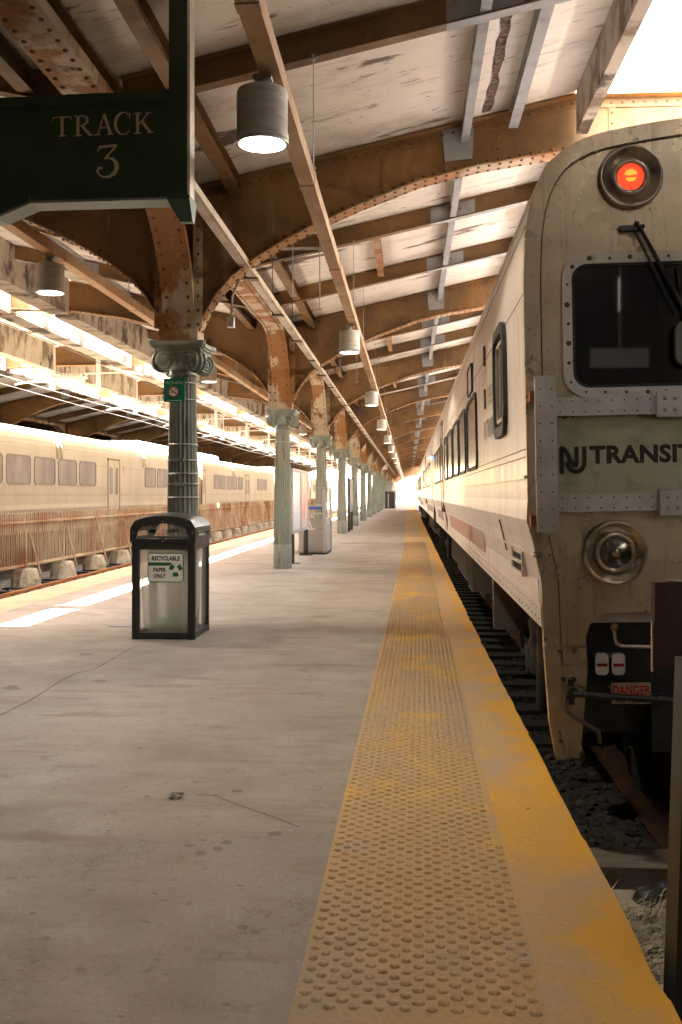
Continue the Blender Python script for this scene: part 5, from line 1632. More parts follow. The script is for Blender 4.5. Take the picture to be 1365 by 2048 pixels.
# dry grass clumps
r_ = random.Random(12); mb = MB()
for i in range(4200):
    if r_.random() < .8: p = Vector((r_.uniform(.80, 1.35), r_.uniform(3.7, 4.75), -.6))
    else: p = Vector((r_.uniform(.76, 1.5), r_.uniform(3.0, 4.9), -.6))
    a = r_.uniform(-2.6, .9); L = r_.uniform(.07, .22); lean = r_.uniform(.4, 1.6)
    d = Vector((math.cos(a), math.sin(a), 0)); wdt = r_.uniform(.0018, .004); sd_ = Vector((-d.y, d.x, 0)) * wdt
    p1 = p + d * L * .35 * lean + Z3 * L * .7; p2 = p + d * L * 1.0 * lean + Z3 * L * .85
    mb.add([p - sd_, p + sd_, p1 + sd_ * .8, p1 - sd_ * .8, p2], [(0, 1, 2, 3), (3, 2, 4)])
tag(mb.build('dry_grass', STRAW), 'pale dry grass tufts beside the platform edge', 'grass', kind='stuff')

# bumping post at the track end
bp = empty('bumping_post', (1.25, 3.9, -0.6), 'dark maroon buffer stop with olive steel post at the right edge', 'buffer stop')
bl = bp.location
mb = MB()
a = at(1303, 1335, Y=4.36); b = at(1440, 1166, Y=4.30)
mb.box(a.x - bl.x, b.x + .15 - bl.x, 4.30 - bl.y, 4.36 - bl.y, a.z - bl.z, b.z - bl.z)
mb.box(a.x + .1 - bl.x, b.x + .10 - bl.x, 4.361 - bl.y, 4.6 - bl.y, a.z + .05 - bl.z, b.z - .05 - bl.z)
mb.build('buffer_head', MAROON, bp)
mb = MB(); mb.box(a.x + .06 - bl.x, b.x + .14 - bl.x, 4.31 - bl.y, 4.35 - bl.y, b.z + .001 - bl.z, b.z + .008 - bl.z); mb.build('head_cap', CURB, bp)
mb = MB(); mb.box(a.x - bl.x - .009, a.x - bl.x - .002, 4.31 - bl.y, 4.33 - bl.y, a.z - bl.z - .01, b.z - bl.z - .17); mb.build('edge_strip', STEELF, bp)
mb = MB()
p0 = at(1333, 2120, Y=3.1); p1 = at(1361, 1320, Y=3.1)
w_ = 0.11
d = (p1 - p0)
mb.bar(p0 - bl + X3 * (w_ / 2) - d * 0.0, p1 - bl + X3 * (w_ / 2), w_, 0.12, 0, (0, 1, 0))
mb.bar(p0 - bl + X3 * 0.012 - Y3 * .066, p1 - bl + X3 * 0.012 - Y3 * .066, 0.024, 0.012, 0, (0, 1, 0))
mb.bar(p1 - bl + X3 * .1, Vector((b.x + .1 - bl.x, 4.3 - bl.y, a.z - bl.z + .1)), .1, .1)
mb.build('strut', OLIVE, bp)

# ============================================================ IRON FENCE with concrete footings
XFN = -8.6
PY = [at(px, 1150, X=XFN).y for px in (52, 132, 193, 241)]
pitch = (PY[3] - PY[0]) / 3
fence0 = empty('iron_fence', (XFN, 0, 0), 'x', 'fence', 'rusty iron fence sections between the tracks')
zt, zb = 1.02, -0.20
n_pk = 10
mb = MB(); st = pitch / n_pk
for i in range(n_pk):
    y0 = i * st + st * .27; y1 = i * st + st * .73
    if i % 1 == 0:
        pts = [(0, y0, zb), (0, y0, zt - (y1 - y0) / 2)] + [(0, (y0 + y1) / 2 - (y1 - y0) / 2 * math.cos(t), zt - (y1 - y0) / 2 + (y1 - y0) / 2 * math.sin(t)) for t in (R(45), R(90), R(135))] + [(0, y1, zt - (y1 - y0) / 2), (0, y1, zb)]
        mb.tube(pts, 0.0155, 6, 0, False)
mb.build('pickets', RUST, fence0)
mb = MB(); mb.box(0.013, 0.035, 0, pitch, zt - .22, zt - .17); mb.box(0.013, 0.04, 0, pitch, zb + .03, zb + .09)
mb.build('rails', RUST, fence0)
mb = MB(); mb.box(-.03, .012, -.03, .03, -.42, zt - .12); mb.box(0.0405, 0.06, -.035, .035, -.42, zt - .3)
mb.bar((.06, .03, zt - .2), (.28, .30, -.36), .03, .03)
mb.build('post', RUST, fence0)
mb = MB(); mb.lathe([(0.34, -.68), (0.31, -.45), (0.27, -.28), (0.25, -.235), (0.21, -.22), (0.0001, -.215)], 12, 0, Matrix.Translation((0.0, 0.12, 0)), False, lambda t, z: 1 + .05 * math.sin(3 * t + z * 9))
mb.build('footing', PIER, fence0)
for i in range(32):
    lab = f'rusty iron railing section on concrete footing, {ORD[i]} from the left edge of the photo'
    y = PY[0] - pitch * 2 - .12 + pitch * i
    if i == 0: fence0.location = (XFN, y, 0); fence0['label'] = lab
    else: dup(fence0, (XFN, y, 0), lab)

# ============================================================ CATENARY in the left slots
cb = empty('catenary_bracket', (0, gy(2), 0), 'x', 'bracket', 'white catenary brackets with ribbed insulators')
mb = MB(); xh = at(113, 735, Y=gy(2)).x; zt_, zb_ = at(113, 690, Y=gy(2)).z, at(113, 781, Y=gy(2)).z
mb.box(xh - .07, xh + .07, -.30, -.24, zb_, zt_ + .12); mb.box(xh - .07, xh - .06, -.24, -.16, zb_, zt_ + .12)
mb.box(xh - .05, xh + .35, -.24, -.16, zt_ + .02, zt_ + .06); h1 = mb.build('hanger', WHITEP, cb)
xh2 = at(203, 735, Y=gy(2)).x
mb = MB(); mb.box(xh2 - .06, xh2 + .06, -.30, -.24, zb_ - .05, zt_ - .35); mb.build('hanger', WHITEP, cb)
zi = at(160, 757, Y=gy(2)).z
mb = MB(); pr = []
for i in range(8):
    pr += [(0.05, i * .085), (0.15, i * .085 + .015), (0.15, i * .085 + .03), (0.06, i * .085 + .05)]
mb.lathe([(0.02, -.1), (0.04, -.02)] + pr + [(0.04, .70), (.02, .8)], 20, 0, Matrix.Translation((xh + .22, -.30, zi - .02)) @ Matrix.Rotation(R(90), 4, 'Y') @ Matrix.Identity(4))
mb.build('insulator', PORC, cb)
mb = MB(); mb.tube([(xh - .02, -.3, zi), (xh + .3, -.3, zi)], .03, 8); mb.tube([(xh + .9, -.3, zi + .1), (xh + 2.2, -.3, zi + .13), (xh + 2.6, -.3, zi + .05)], .025, 6)
mb.tube([(xh - .05, -.3, zi - .12), (xh - .7, -.3, zi - .13), (xh - 1.1, -.3, zi - .2)], .03, 6); mb.tube([(xh + .9, -.3, zi - .15), (xh + 1.0, -.3, zi + .12)], .03, 6)
mb.build('arm', WHITEP, cb)
for i in range(13):
    lab = f'white catenary bracket with ribbed insulator above the left train, {ORD[i]} from the camera'
    if i == 0: cb['label'] = lab
    else: dup(cb, (0, gy(2 + i), 0), lab)
for nm, x, z, lab in (('contact_wire', -7.45, 4.62, 'thin dark overhead wire above the empty track left of platform'), ('messenger_wire', -7.15, 4.75, 'second thin dark overhead wire just right of the first'), ('contact_wire', -10.9, 4.42, 'pale overhead wire above the left train'), ('messenger_wire', -10.75, 4.60, 'upper pale overhead wire above the left train')):
    mb = MB(); mb.tube([(x, 6 + i * 8.6, z - .03 * (i % 2)) for i in range(18)], 0.010, 5)
    tag(mb.build(nm, GALV if x < -9 else DARK), lab, 'wire')

# ============================================================ TRACK SIGN
YS_ = 6.8
sg = empty('track_sign', (-1.9, YS_, 4.0), 'dark green hanging sign reading TRACK 3, left of the nearest lamp', 'sign')
def SP(px, py, dy=0.0):
    p = at(px, py, Y=YS_ - dy); return (p.x + 1.9, p.z - 4.0)
b0 = [SP(-330, 470), SP(0, 432), SP(64, 404), SP(341, 396), SP(341, 182), SP(0, 198), SP(-330, 214)]
mb = MB(); mb.prism(b0, -0.03, 0.0, 0, FRONT); bd = mb.build('board', SIGNG, sg)
mb = MB()   # raised border
def strip2(a, b, w_, d0, d1, side):
    a = Vector(a); b = Vector(b); t = (b - a).normalized(); n_ = Vector((-t.y, t.x)) * w_ * side
    mb.prism([tuple(a), tuple(b), tuple(b + n_), tuple(a + n_)], d0, d1, 0, FRONT)
strip2(b0[5], b0[4], .065, 0.001, 0.022, -1); strip2(b0[3], b0[4], .045, 0.001, 0.0215, 1); strip2(b0[2], b0[3], .045, 0.001, 0.021, 1); strip2(b0[1], b0[2], .045, .001, .0205, 1); strip2(b0[0], b0[1], .045, .001, .020, 1); strip2(b0[6], b0[5], .065, .001, .0225, -1)
mb.build('border', SIGNG, sg)
mb = MB()   # bottom channel, pale painted
strip2(b0[2], b0[3], .018, -0.16, 0.03, -1); strip2(b0[1], b0[2], .018, -0.16, 0.0295, -1); strip2(b0[0], b0[1], .018, -0.16, .029, -1)
mb.build('bottom_channel', pmat('faded_sage', (0.20, 0.23, 0.20), rough=.6), sg)
a = SP(341, 400, .03); b = SP(375, 0, .03)
mb = MB(); mb.box(a[0], b[0], -0.03, 0.16, a[1] - .0, 1.6)
mb.box(a[0] - .01, a[0] + .03, -.0302, -.001, a[1], 1.6)
mb.build('post', SIGNG, sg)
mb = MB(); mb.box(b[0] + .001, b[0] + .008, -0.035, 0.165, a[1] + .01, 1.6); mb.box(b[0] + .008, b[0] + .020, -.035, -.02, a[1] + .01, 1.6); mb.build('edge_strip', WHITEP, sg)
mb = MB(); mb.add([(a[0] - .02, -.05, a[1]), (b[0] + .02, -.05, a[1]), (b[0] + .02, .18, a[1]), (a[0] - .02, .18, a[1]), (a[0] - .02, -.05, a[1] + .03), (b[0] + .02, -.05, a[1] + .03), (b[0] + .02, .18, a[1] + .03), (a[0] - .02, .18, a[1] + .03),
      (a[0] + .05, .05, a[1] - .13), (b[0] + .02, .05, a[1] - .13), (b[0] + .02, .11, a[1] - .13), (a[0] + .05, .11, a[1] - .13)],
      [(4, 5, 6, 7), (0, 1, 5, 4), (1, 2, 6, 5), (2, 3, 7, 6), (3, 0, 4, 7), (0, 8, 9, 1), (1, 9, 10, 2), (2, 10, 11, 3), (3, 11, 8, 0), (8, 11, 10, 9)])
mb.build('pointed_foot', SIGNGS, sg)
# serif lettering cut from strokes
def glyph(mb, ch, ox, oz, ux, vz, shear):
    """ch drawn in unit box; ox,oz origin; ux,vz size; shear = rise per unit x"""
    def T(p): return (ox + p[0] * ux, oz + p[1] * vz + shear * p[0] * ux)
    def S(pts, w_): stroke(mb, [T(p) for p in pts], [q * vz for q in w_] if isinstance(w_, (list, tuple)) else w_ * vz, 0.001, 0.005)
    th, tn = .135, .045
    if ch == 'T':
        S([(.5, 0.02), (.5, .97)], th); S([(.02, .96), (.98, .96)], tn); S([(.06, .97), (.0, .78)], [.05, .02]); S([(.94, .97), (1., .78)], [.05, .02]); S([(.30, .02), (.70, .02)], tn)
    if ch == 'R':
        S([(.2, .02), (.2, .98)], th); S([(.0, .02), (.42, .02)], tn); S([(0, .97), (.2, .97)], tn)
        S([(.2, .96), (.45, .97), (.62, .92), (.70, .80), (.68, .66), (.56, .55), (.38, .50), (.2, .50)], [.045, .05, .09, .125, .12, .08, .05, .04])
        S([(.40, .50), (.85, .03)], [.11, .14]); S([(.72, .02), (1.02, .02)], tn)
    if ch == 'A':
        S([(.16, .02), (.50, 1.0)], .05); S([(.49, 1.0), (.84, .02)], .135); S([(.26, .34), (.70, .34)], tn); S([(.0, .02), (.32, .02)], tn); S([(.66, .02), (1.0, .02)], tn)
    if ch == 'C':
        pts = []; ws = []
        for k in range(19):
            t = R(42 + (318 - 42) * k / 18); pts.append((.53 + .46 * math.cos(t), .5 + .50 * math.sin(t))); ws.append(.045 + .09 * max(0, -math.cos(t)) ** .8)
        S(pts, ws); S([(.88, .98), (.90, .72)], [.03, .05])
    if ch == 'K':
        S([(.2, .02), (.2, .98)], th); S([(.0, .02), (.40, .02)], tn); S([(0, .97), (.40, .97)], tn)
        S([(.24, .42), (.78, .97)], .05); S([(.62, .97), (.96, .97)], tn); S([(.42, .58), (.86, .03)], .135); S([(.70, .02), (1.04, .02)], tn)
    if ch == '3':
        S([(.12, .94), (.90, .97)], .075); S([(.16, .93), (.06, .80)], [.05, .02]); S([(.88, .97), (.36, .57)], .045)
        S([(.34, .57), (.52, .60), (.72, .55), (.86, .42), (.88, .27), (.78, .12), (.58, .02), (.34, .01), (.14, .08), (.05, .20), (.10, .30), (.20, .31), (.26, .25)], [.03, .055, .09, .125, .135, .12, .08, .05, .05, .065, .07, .07, .05])
a0, a1 = SP(107, 276), SP(145, 235)
for ch, xa, xb, yb, ytop in (('T', 106, 144, 274, 234), ('R', 149, 187, 273, 232), ('A', 190, 228, 271, 229), ('C', 229, 264, 270, 226), ('K', 268, 307, 268, 226), ('3', 193, 240, 356, 291)):
    mb = MB(); A0 = SP(xa, yb); A1 = SP(xb, ytop)
    glyph(mb, ch, A0[0], A0[1], A1[0] - A0[0], (SP(xa, ytop)[1] - A0[1]), 0.03)
    mb.build('letter' if ch != '3' else 'numeral', CREAMT, bd)
mb = MB(); A0 = SP(171, 200); A1 = SP(171, 395); mb.box(A0[0] - .0015, A0[0] + .0015, -.002, -.0008, A1[1], A0[1]); mb.build('joint_line', SIGNGS, bd)
# distant green hanging sign seen edge on
fs = empty('track_sign', (-3.07, 40.5, 3.0), 'distant green hanging sign posts between the third and fourth columns', 'sign')
for i, px in enumerate((662, 670)):
    p = at(px, 870, Y=40.5 + i * .6); mb = MB(); zb1 = at(px, 905 + 12 * i, Y=40.5).z - 3
    mb.box(p.x + 3.07 - .06, p.x + 3.07 + .06, i * .6, i * .6 + .1, zb1, 1.9); mb.add([(p.x + 3.07 - .06, i * .6, zb1), (p.x + 3.07 + .06, i * .6, zb1), (p.x + 3.07 + .06, i * .6 + .1, zb1), (p.x + 3.07 - .06, i * .6 + .1, zb1), (p.x + 3.07, i * .6 + .05, zb1 - .3)], [(0, 1, 4), (1, 2, 4), (2, 3, 4), (3, 0, 4)])
    mb.build('post', COLG, fs)

# ============================================================ NO SMOKING SIGN + straps on the nearest column
CY = gy(0); CXc = XC
def NSx(px, py): p = at(px, py, Y=CY - .17); return p
a = at(328, 804, Y=CY - .175); b = at(370, 757, Y=CY - .175)
ns = empty('no_smoking_sign', (a.x, CY - .175, a.z), 'small green No Smoking sign strapped to the nearest column', 'sign')
wS, hS = b.x - a.x, b.z - a.z
mb = MB(); mb.prism(rrect(0, wS, 0, hS, .006, 2), -0.004, 0.0, 0, FRONT); mb.build('plate', SGREEN, ns)
mb = MB(); mb.ring(circle(wS * .46, hS * .44, hS * .235, 28), circle(wS * .46, hS * .44, hS * .19, 28), 0.0018, 0.003, FRONT)
mb.prism([(wS * .46 - .042, hS * .44 + .028), (wS * .46 - .034, hS * .44 + .036), (wS * .46 + .042, hS * .44 - .028), (wS * .46 + .034, hS * .44 - .036)], 0.0032, 0.0042, 0, FRONT); mb.build('red_ring', REDP, ns)
mb = MB(); mb.prism(circle(wS * .46, hS * .44, hS * .20, 24), 0.0005, 0.0012, 0, FRONT); mb.build('white_disc', WHITES, ns)
mb = MB(); mb.box(wS * .46 - .04, wS * .46 + .02, -.0028, -.0014, hS * .42 - .004, hS * .42 + .004); mb.tube([(wS * .46 + .012, -.002, hS * .47), (wS * .46 + .022, -.002, hS * .52), (wS * .46 + .012, -.002, hS * .56), (wS * .46 + .03, -.002, hS * .60)], .002, 4); mb.build('cigarette', BLACKT, ns)
text_obj('sign_words', 'No Smoking', 0.047, (Vector((wS * .5, -.001, hS * .78)), X3, Z3, -Y3), WHITES, ns, .0, .76, .001, 'CENTER', 1.08)
mb = MB(); mb.box(wS * .12, wS * .86, -.0012, -.0002, hS * .055, hS * .075); mb.build('small_print', WHITES, ns)
for nm, yy_px, lab in (('strap', (768, 801), ''),):
    mb = MB()
    for py in yy_px:
        z = at(360, py, Y=CY).z; mb.lathe([(0.150, z - .006), (0.155, z - .006), (0.155, z + .006), (0.150, z + .006)], 32, 0, Matrix.Translation((XC - a.x, .175, -a.z)))
        mb.tube([(XC - a.x + .15, .10, z - a.z), (XC - a.x + .20, .07, z - a.z + .01), (XC - a.x + .21, .07, z - a.z + .025)], .004, 5)
    mb.build('strap', GALV, ns)
def col_straps(k, zs, lab, clasp=False):
    mb = MB()
    for i, z in enumerate(zs):
        r0 = 0.180 - 0.036 * max(0, (z - .48) / 2.22) ** 1.3
        mb.lathe([(r0, z - .007), (r0 + .005, z - .007), (r0 + .005, z + .007), (r0, z + .007)], 32)
        if clasp and i % 2: mb.box(-.06, .05, -r0 - .025, -r0 - .006, z - .018, z + .02); mb.box(-.10, -.06, -r0 - .012, -r0 - .004, z - .01, z + .01)
    o = mb.build('column_straps', GALV); o.location = (XC, gy(k), 0); tag(o, lab, 'strap')
col_straps(0, [at(360, py, Y=gy(0) - .15).z for py in (888, 920, 947, 968, 995)], 'steel bands clamped round the nearest column above the bin', True)
col_straps(1, [at(570, py, Y=gy(1)).z for py in (862, 884)], 'two thin bands round the second column')
col_straps(2, [at(643, py, Y=gy(2)).z for py in (947, 975, 987)], 'three thin bands round the third column')
col_straps(3, [at(687, py, Y=gy(3)).z for py in (954,)], 'single thin band round the fourth column')
col_straps(5, [at(730, py, Y=gy(5)).z for py in (966, 969)], 'band round the sixth column', True)

# ============================================================ RECYCLING BIN
p0 = at(262, 1279, Z=0.0); p1 = at(391, 1279, Z=0.0); p2 = at(420, 1262, Z=0.0)
bx, by = p0.x, (p0.y + p1.y) / 2
BW = p1.x - p0.x; BD = 0.74; BH = at(262, 1046, Y=by).z
rb = empty('recycling_bin', (bx, by, 0), 'black recycling bin with clear panels labelled RECYCLABLE PAPER ONLY', 'bin')
rb.rotation_euler = (0, 0, 0)
zsh = at(262, 1084, Y=by).z      # joint between body and lid
mb = MB(); pw = 0.075
def post(x0, x1, y0, y1, z0, z1):
    mb.prism(rrect(x0, x1, y0, y1, 0.016, 3), z0, z1, 0, (O3, X3, Y3, Z3))
for x in (0, BW - pw):
    for y in (0, BD - pw): post(x, x + pw, y, y + pw, 0.0, zsh)
for y in (0.004, BD - .044):
    mb.box(pw, BW - pw, y, y + .04, 0.02, 0.065); mb.box(pw, BW - pw, y, y + .04, zsh - .075, zsh - .002)
for x in (0.004, BW - .044):
    mb.box(x, x + .04, pw, BD - pw, 0.02, 0.065); mb.box(x, x + .04, pw, BD - pw, zsh - .075, zsh - .002)
mb.box(.01, BW - .01, .01, BD - .01, .004, .018)
mb.build('body_frame', PLASTIC, rb)
for nm, args in (('clear_panel', (pw, BW - pw, .020, .026, .066, zsh - .076)), ('clear_panel', (pw, BW - pw, BD - .026, BD - .020, .066, zsh - .076)), ('clear_panel', (BW - .026, BW - .020, pw, BD - pw, .066, zsh - .076)), ('clear_panel', (.020, .026, pw, BD - pw, .066, zsh - .076))):
    mb = MB(); mb.box(*args); mb.build(nm, CLEAR, rb)
# lid
zl = BH; zc_ = at(340, 1032, Y=by).z
def arch(w_, z0, zs, zc, n=14, ins=0.0):
    pts = [(ins, z0), (w_ - ins, z0)]
    for k in range(n + 1):
        t = k / n; x = (w_ - ins) - t * (w_ - 2 * ins)
        e = abs(2 * t - 1)
        pts.append((x, zs + (zc - zs) * (1 - e ** 2.4) - (0.05 if k in (0, n) else 0)))
    return pts
out_a = arch(BW + .02, zsh + .004, zl, zc_); 
mb = MB()
fo = (Vector((-.01, -.01, 0)), X3, Z3, Y3)
# front and back frames with opening, side frames, roof skin
def opening(w_, z0, z1, xa, xb):
    pts = [(xa, z0), (xb, z0)]
    for k in range(15):
        t = k / 14; x = xb - t * (xb - xa); e = abs(2 * t - 1); ins = .03 * (x - (xa + xb) / 2) / ((xb - xa) / 2)
        pts.append((x - ins, z1 - .035 * e ** 3.0 - (.03 if k in (0, 14) else 0)))
    return pts
zo0 = at(340, 1078, Y=by).z; zo1 = at(340, 1047, Y=by).z
op = opening(BW, zo0, zo1, .055, BW - .04)
for yy in (0.0, BD - .01):
    mb.ring(out_a, op, yy, yy + .03, fo)
skin = out_a[2:]
n_ = len(skin); vs = []
for yy, sc in ((.028, 0), (.10, .018), (BD / 2, .03), (BD - .09, .018), (BD - .012, 0)):
    for x, z in skin: vs.append((x - .01, yy - .01, z + sc * (1 if z > zl - .01 else 0)))
    for x, z in skin: vs.append((x - .01 + (.012 if x < BW / 2 else -.012), yy - .01, z - .014))
fs = []
for i in range(4):
    for k in range(n_ - 1):
        a_ = i * 2 * n_ + k; b_ = a_ + 2 * n_
        fs.append((a_, b_, b_ + 1, a_ + 1)); fs.append((a_ + n_, a_ + n_ + 1, b_ + n_ + 1, b_ + n_))
mb.add(vs, fs, 0, True)
for x in (-.01, BW - .01):
    mb.box(x, x + .02, .02, .10, zsh + .004, zl - .04); mb.box(x, x + .02, BD - .10, BD - .02, zsh + .004, zl - .04); mb.box(x, x + .02, .10, BD - .10, zsh + .004, zsh + .05); mb.box(x, x + .02, .10, BD - .10, zl - .09, zl - .04)
mb.box(-.012, BW + .012, -.012, .02, zsh - .0015, zsh + .0035)
# hinge boss
mb.prism([(BW / 2 - .03, zo0 - .01), (BW / 2 + .03, zo0 - .01), (BW / 2 + .018, zo0 + .02), (BW / 2 - .018, zo0 + .02)], -.014, .0, 0, (O3, X3, Z3, Y3))
lid = mb.build('lid', PLASTIC, rb)
mb = MB()
for (x, z) in ((BW / 2, zo1 + .018), (.022, zo0 + .06), (BW - .02, zo0 + .06), (BW / 2, zo0 - .02)): mb.dome((x, -.012, z), (0, -1, 0), .006, .004, 8)
mb.build('screw', CHROME, lid)
for yy in (.012, BD - .02):
    mb = MB(); so = rrect(BW / 2 - .20, BW / 2 + .20, zo0 + .055, zo0 + .095, .018, 2)
    so4 = rrect(BW / 2 - .165, BW / 2 + .165, zo0 + .06, zo0 + .09, .014, 2)
    oq = rrect(.05, BW - .045, zo0, zo1 - .01, .02, 2)
    mb.ring(oq, so4, yy, yy + .004, (O3, X3, Z3, Y3)); mb.build('hatch', CLEAR, lid)
mb = MB(); mb.box(BW - .006, BW - .002, .10, BD - .10, zsh + .05, zl - .09); mb.build('side_hatch', CLEAR, lid)
mb = MB(); mb.ring(rrect(.14, BD - .14, zo0 + .05, zo0 + .10, .02, 2), rrect(.16, BD - .16, zo0 + .065, zo0 + .085, .009, 2), BW + .0, BW + .006, (O3, Y3, Z3, X3)); mb.build('side_slot', SATIN, lid)
# bag and litter
mb = MB(); rr = random.Random(3); vs = []; N = 48; M_ = 14
for j in range(M_):
    t = j / (M_ - 1); z = .09 + t * (zsh - .13)
    for k in range(N):
        a_ = 2 * PI * k / N; c_, s_ = math.cos(a_), math.sin(a_)
        pnx = abs(c_) ** .35 * (1 if c_ > 0 else -1); pny = abs(s_) ** .35 * (1 if s_ > 0 else -1)
        f_ = (.84 + .16 * t ** .55) * (1 + .035 * math.sin(k * 2.3 + 1.0 * j * .15) * (1 - t * .6) + .02 * math.sin(k * 5.1))
        vs.append((BW / 2 + pnx * (BW / 2 - .045) * f_, BD / 2 + pny * (BD / 2 - .045) * f_, z))
fs = [(j * N + k, j * N + (k + 1) % N, (j + 1) * N + (k + 1) % N, (j + 1) * N + k) for j in range(M_ - 1) for k in range(N)]
fs.append(tuple(range(N))[::-1])
mb.add(vs, fs, 0, True)
tag(mb.build('bin_bag', BAGM, None, rb.location), 'frosted plastic bag lining the recycling bin', 'bag')
bpy.data.objects['bin_bag'].rotation_euler = rb.rotation_euler
mb = MB()
for (x, z, r, s) in ((BW * .50, .14, .10, 1), (BW * .61, .155, .085, 2), (BW * .38, .12, .07, 3)):
    r_ = random.Random(s); vs = []
    for j in range(7):
        ph = PI * j / 6
        for k in range(12):
            q = r * r_.uniform(.8, 1.15); vs.append((x + q * 1.3 * math.sin(ph) * math.cos(k * PI / 6), .185 + q * math.sin(ph) * math.sin(k * PI / 6) * 1.0, z + q * .6 * math.cos(ph)))
    mb.add(vs, [(j * 12 + k, j * 12 + (k + 1) % 12, (j + 1) * 12 + (k + 1) % 12, (j + 1) * 12 + k) for j in range(6) for k in range(12)], 0, False)
o = mb.build('green_litter', LEAF, None, rb.location); o.rotation_euler = rb.rotation_euler; tag(o, 'crumpled green litter lying in the bottom of the recycling bin', 'litter')
# label
def BP(px, py): p = at(px, py, Y=by); return (p.x - bx, p.z)
s0, s1 = BP(295, 1165), BP(367, 1106)
mb = MB(); mb.prism(rrect(s0[0], s1[0], s0[1], s1[1], .03, 4), -.020, -.0185, 0, (O3, X3, Z3, Y3)); 
mb = MB(); frb = (Vector((0, .0195, 0)), X3, Z3, -Y3)
mb.prism(rrect(s0[0], s1[0], s0[1], s1[1], .03, 4), 0, .0012, 0, frb); sp = mb.build('label_plate', WHITES, rb)
mb = MB(); mb.ring(rrect(s0[0], s1[0], s0[1], s1[1], .03, 4), rrect(s0[0] + .009, s1[0] - .009, s0[1] + .009, s1[1] - .009, .022, 4), .0014, .0022, frb)
lw, lh = s1[0] - s0[0], s1[1] - s0[1]
mb.prism([(s0[0] + .009, s0[1] + lh * .565), (s0[0] + lw * .62, s0[1] + lh * .565), (s0[0] + lw * .67, s0[1] + lh * .675), (s0[0] + .009, s0[1] + lh * .675)], .0014, .0022, 0, frb)
cx_, cz_ = s0[0] + lw * .78, s0[1] + lh * .43
R0 = lh * .25
for q in range(3):
    t = R(90 - 60 + q * 120)
    def pp(r, a_): return (cx_ + r * math.cos(t + R(a_)), cz_ + r * math.sin(t + R(a_)))
    mb.prism([pp(R0 * .98, 24), pp(R0 * 1.0, -22), pp(R0 * .52, -48), pp(R0 * .46, 40)], .0014, .0022, 0, frb)
mb.build('green_print', GREENB, sp)
mb = MB()
for q in range(3):
    t = R(90 + q * 120)
    def pp(r, a_): return Vector((cx_ + r * math.cos(t + R(a_)), 0.0175, cz_ + r * math.sin(t + R(a_))))
    mb.tube([pp(R0 * 1.0, 30), pp(R0 * 1.0, -30), pp(R0 * .5, -40), pp(R0 * .5, 40), pp(R0 * 1.0, 30)], .0009, 4)
mb.build('arrow_outline', GREENB, sp)
for txt, uz, sz, ux in (('RECYCLABLE', .745, .058, .50), ('PAPER', .365, .054, .33), ('ONLY', .16, .054, .33)):
    text_obj('label_words', txt, sz, (Vector((s0[0] + lw * ux, .0178, s0[1] + lh * uz)), X3, Z3, -Y3), BLACKT, sp, .0026, .80, .0005, 'CENTER', 1.06)
# scraps by the bin
mb = MB(); q = at(245, 1254, Z=0); mb.tube([(q.x - .15, q.y, .004), (q.x, q.y - .02, .006), (q.x + .13, q.y + .01, .004)], .003, 4)
tag(mb.build('wire_scrap', BLUE), 'thin bluish wire scrap on the platform left of the bin', 'litter')

# ============================================================ POSTER CASE, LIFT, FAR SIGN, MARKERS
pc = empty('poster_case', (-2.42, 20.3, 0), 'freestanding poster case with pale map and red poster behind the second column', 'poster case')
mb = MB(); Lp = 3.2; zb0, zt0_ = .62, 1.98
mb.box(-.05, .05, 0, Lp, zb0, zb0 + .07); mb.box(-.05, .05, 0, Lp, zt0_ - .06, zt0_)
for y in (0, Lp / 2 - .03, Lp - .06): mb.box(-.049, .049, y, y + .06, zb0 + .07, zt0_ - .06)
mb.build('frame', GALV, pc)
for y in (.25, Lp - .10):
    mb = MB(); mb.box(-.045, .045, y, y + .09, 0.02, zb0 - .001); mb.box(-.16, .16, y - .06, y + .15, 0.001, 0.019); mb.build('leg', OLIVE, pc)
mb = MB(); mb.box(-.0, .035, .061, Lp / 2 - .031, zb0 + .071, zt0_ - .061); mb.build('pale_poster', POSTERW, pc)
mb = MB(); mb.box(-.0, .035, Lp / 2 + .031, Lp - .061, zb0 + .071, zt0_ - .061); mb.build('red_poster', POSTERR, pc)

wl = empty('wheelchair_lift', (-2.62, 23.8, 0), 'steel wheelchair lift with blue top rail behind the poster case', 'lift')
wm = pmat('lift_aluminium', (0.50, 0.46, 0.41), [((0.40, 0.36, 0.31), 2, U, 0.45, 0.65, 6)], rough=0.5, metal=0.25)
mb = MB(); mb.box(0.10, .60, 0, .03, .06, .60); mb.box(0.10, .60, 0.031, .05, .62, .86); mb.build('front_panel', wm, wl)
mb = MB(); mb.box(.62, .66, .0, 1.3, .06, .86); mb.build('side_panel', wm, wl)
mb = MB(); mb.box(-.02, .02, 0, 1.3, .06, .60); mb.build('side_panel', wm, wl)
mb = MB(); mb.box(.0, .64, .04, 1.28, .04, .055); mb.build('platform_plate', wm, wl)
for (x, y, zt1_) in ((.56, .0, 1.56), (.62, 1.15, 1.60), (0.02, 0, .95)):
    mb = MB(); mb.box(x, x + .075, y - .076, y - .001, .04, zt1_); mb.build('mast', wm, wl)
mb = MB(); mb.box(0.09, .56, -.03, .0, 1.08, 1.14); mb.build('blue_rail', BLUE, wl)
mb = MB(); mb.tube([(.09, -.04, .98), (.56, -.04, .98)], .02, 8); mb.tube([(.15, -.04, .98), (.28, -.04, .62)], .025, 8); mb.box(.0, .56, -.0, .03, 1.16, 1.20); mb.build('handrail', wm, wl)
mb = MB(); mb.box(0.0, .66, -.02, 1.3, .001, .038); mb.build('base', BLACK, wl)
mb = MB(); mb.dome((.66, .25, .75), (1, 0, 0), .05, .02, 12); mb.build('knob', WHITEP, wl)

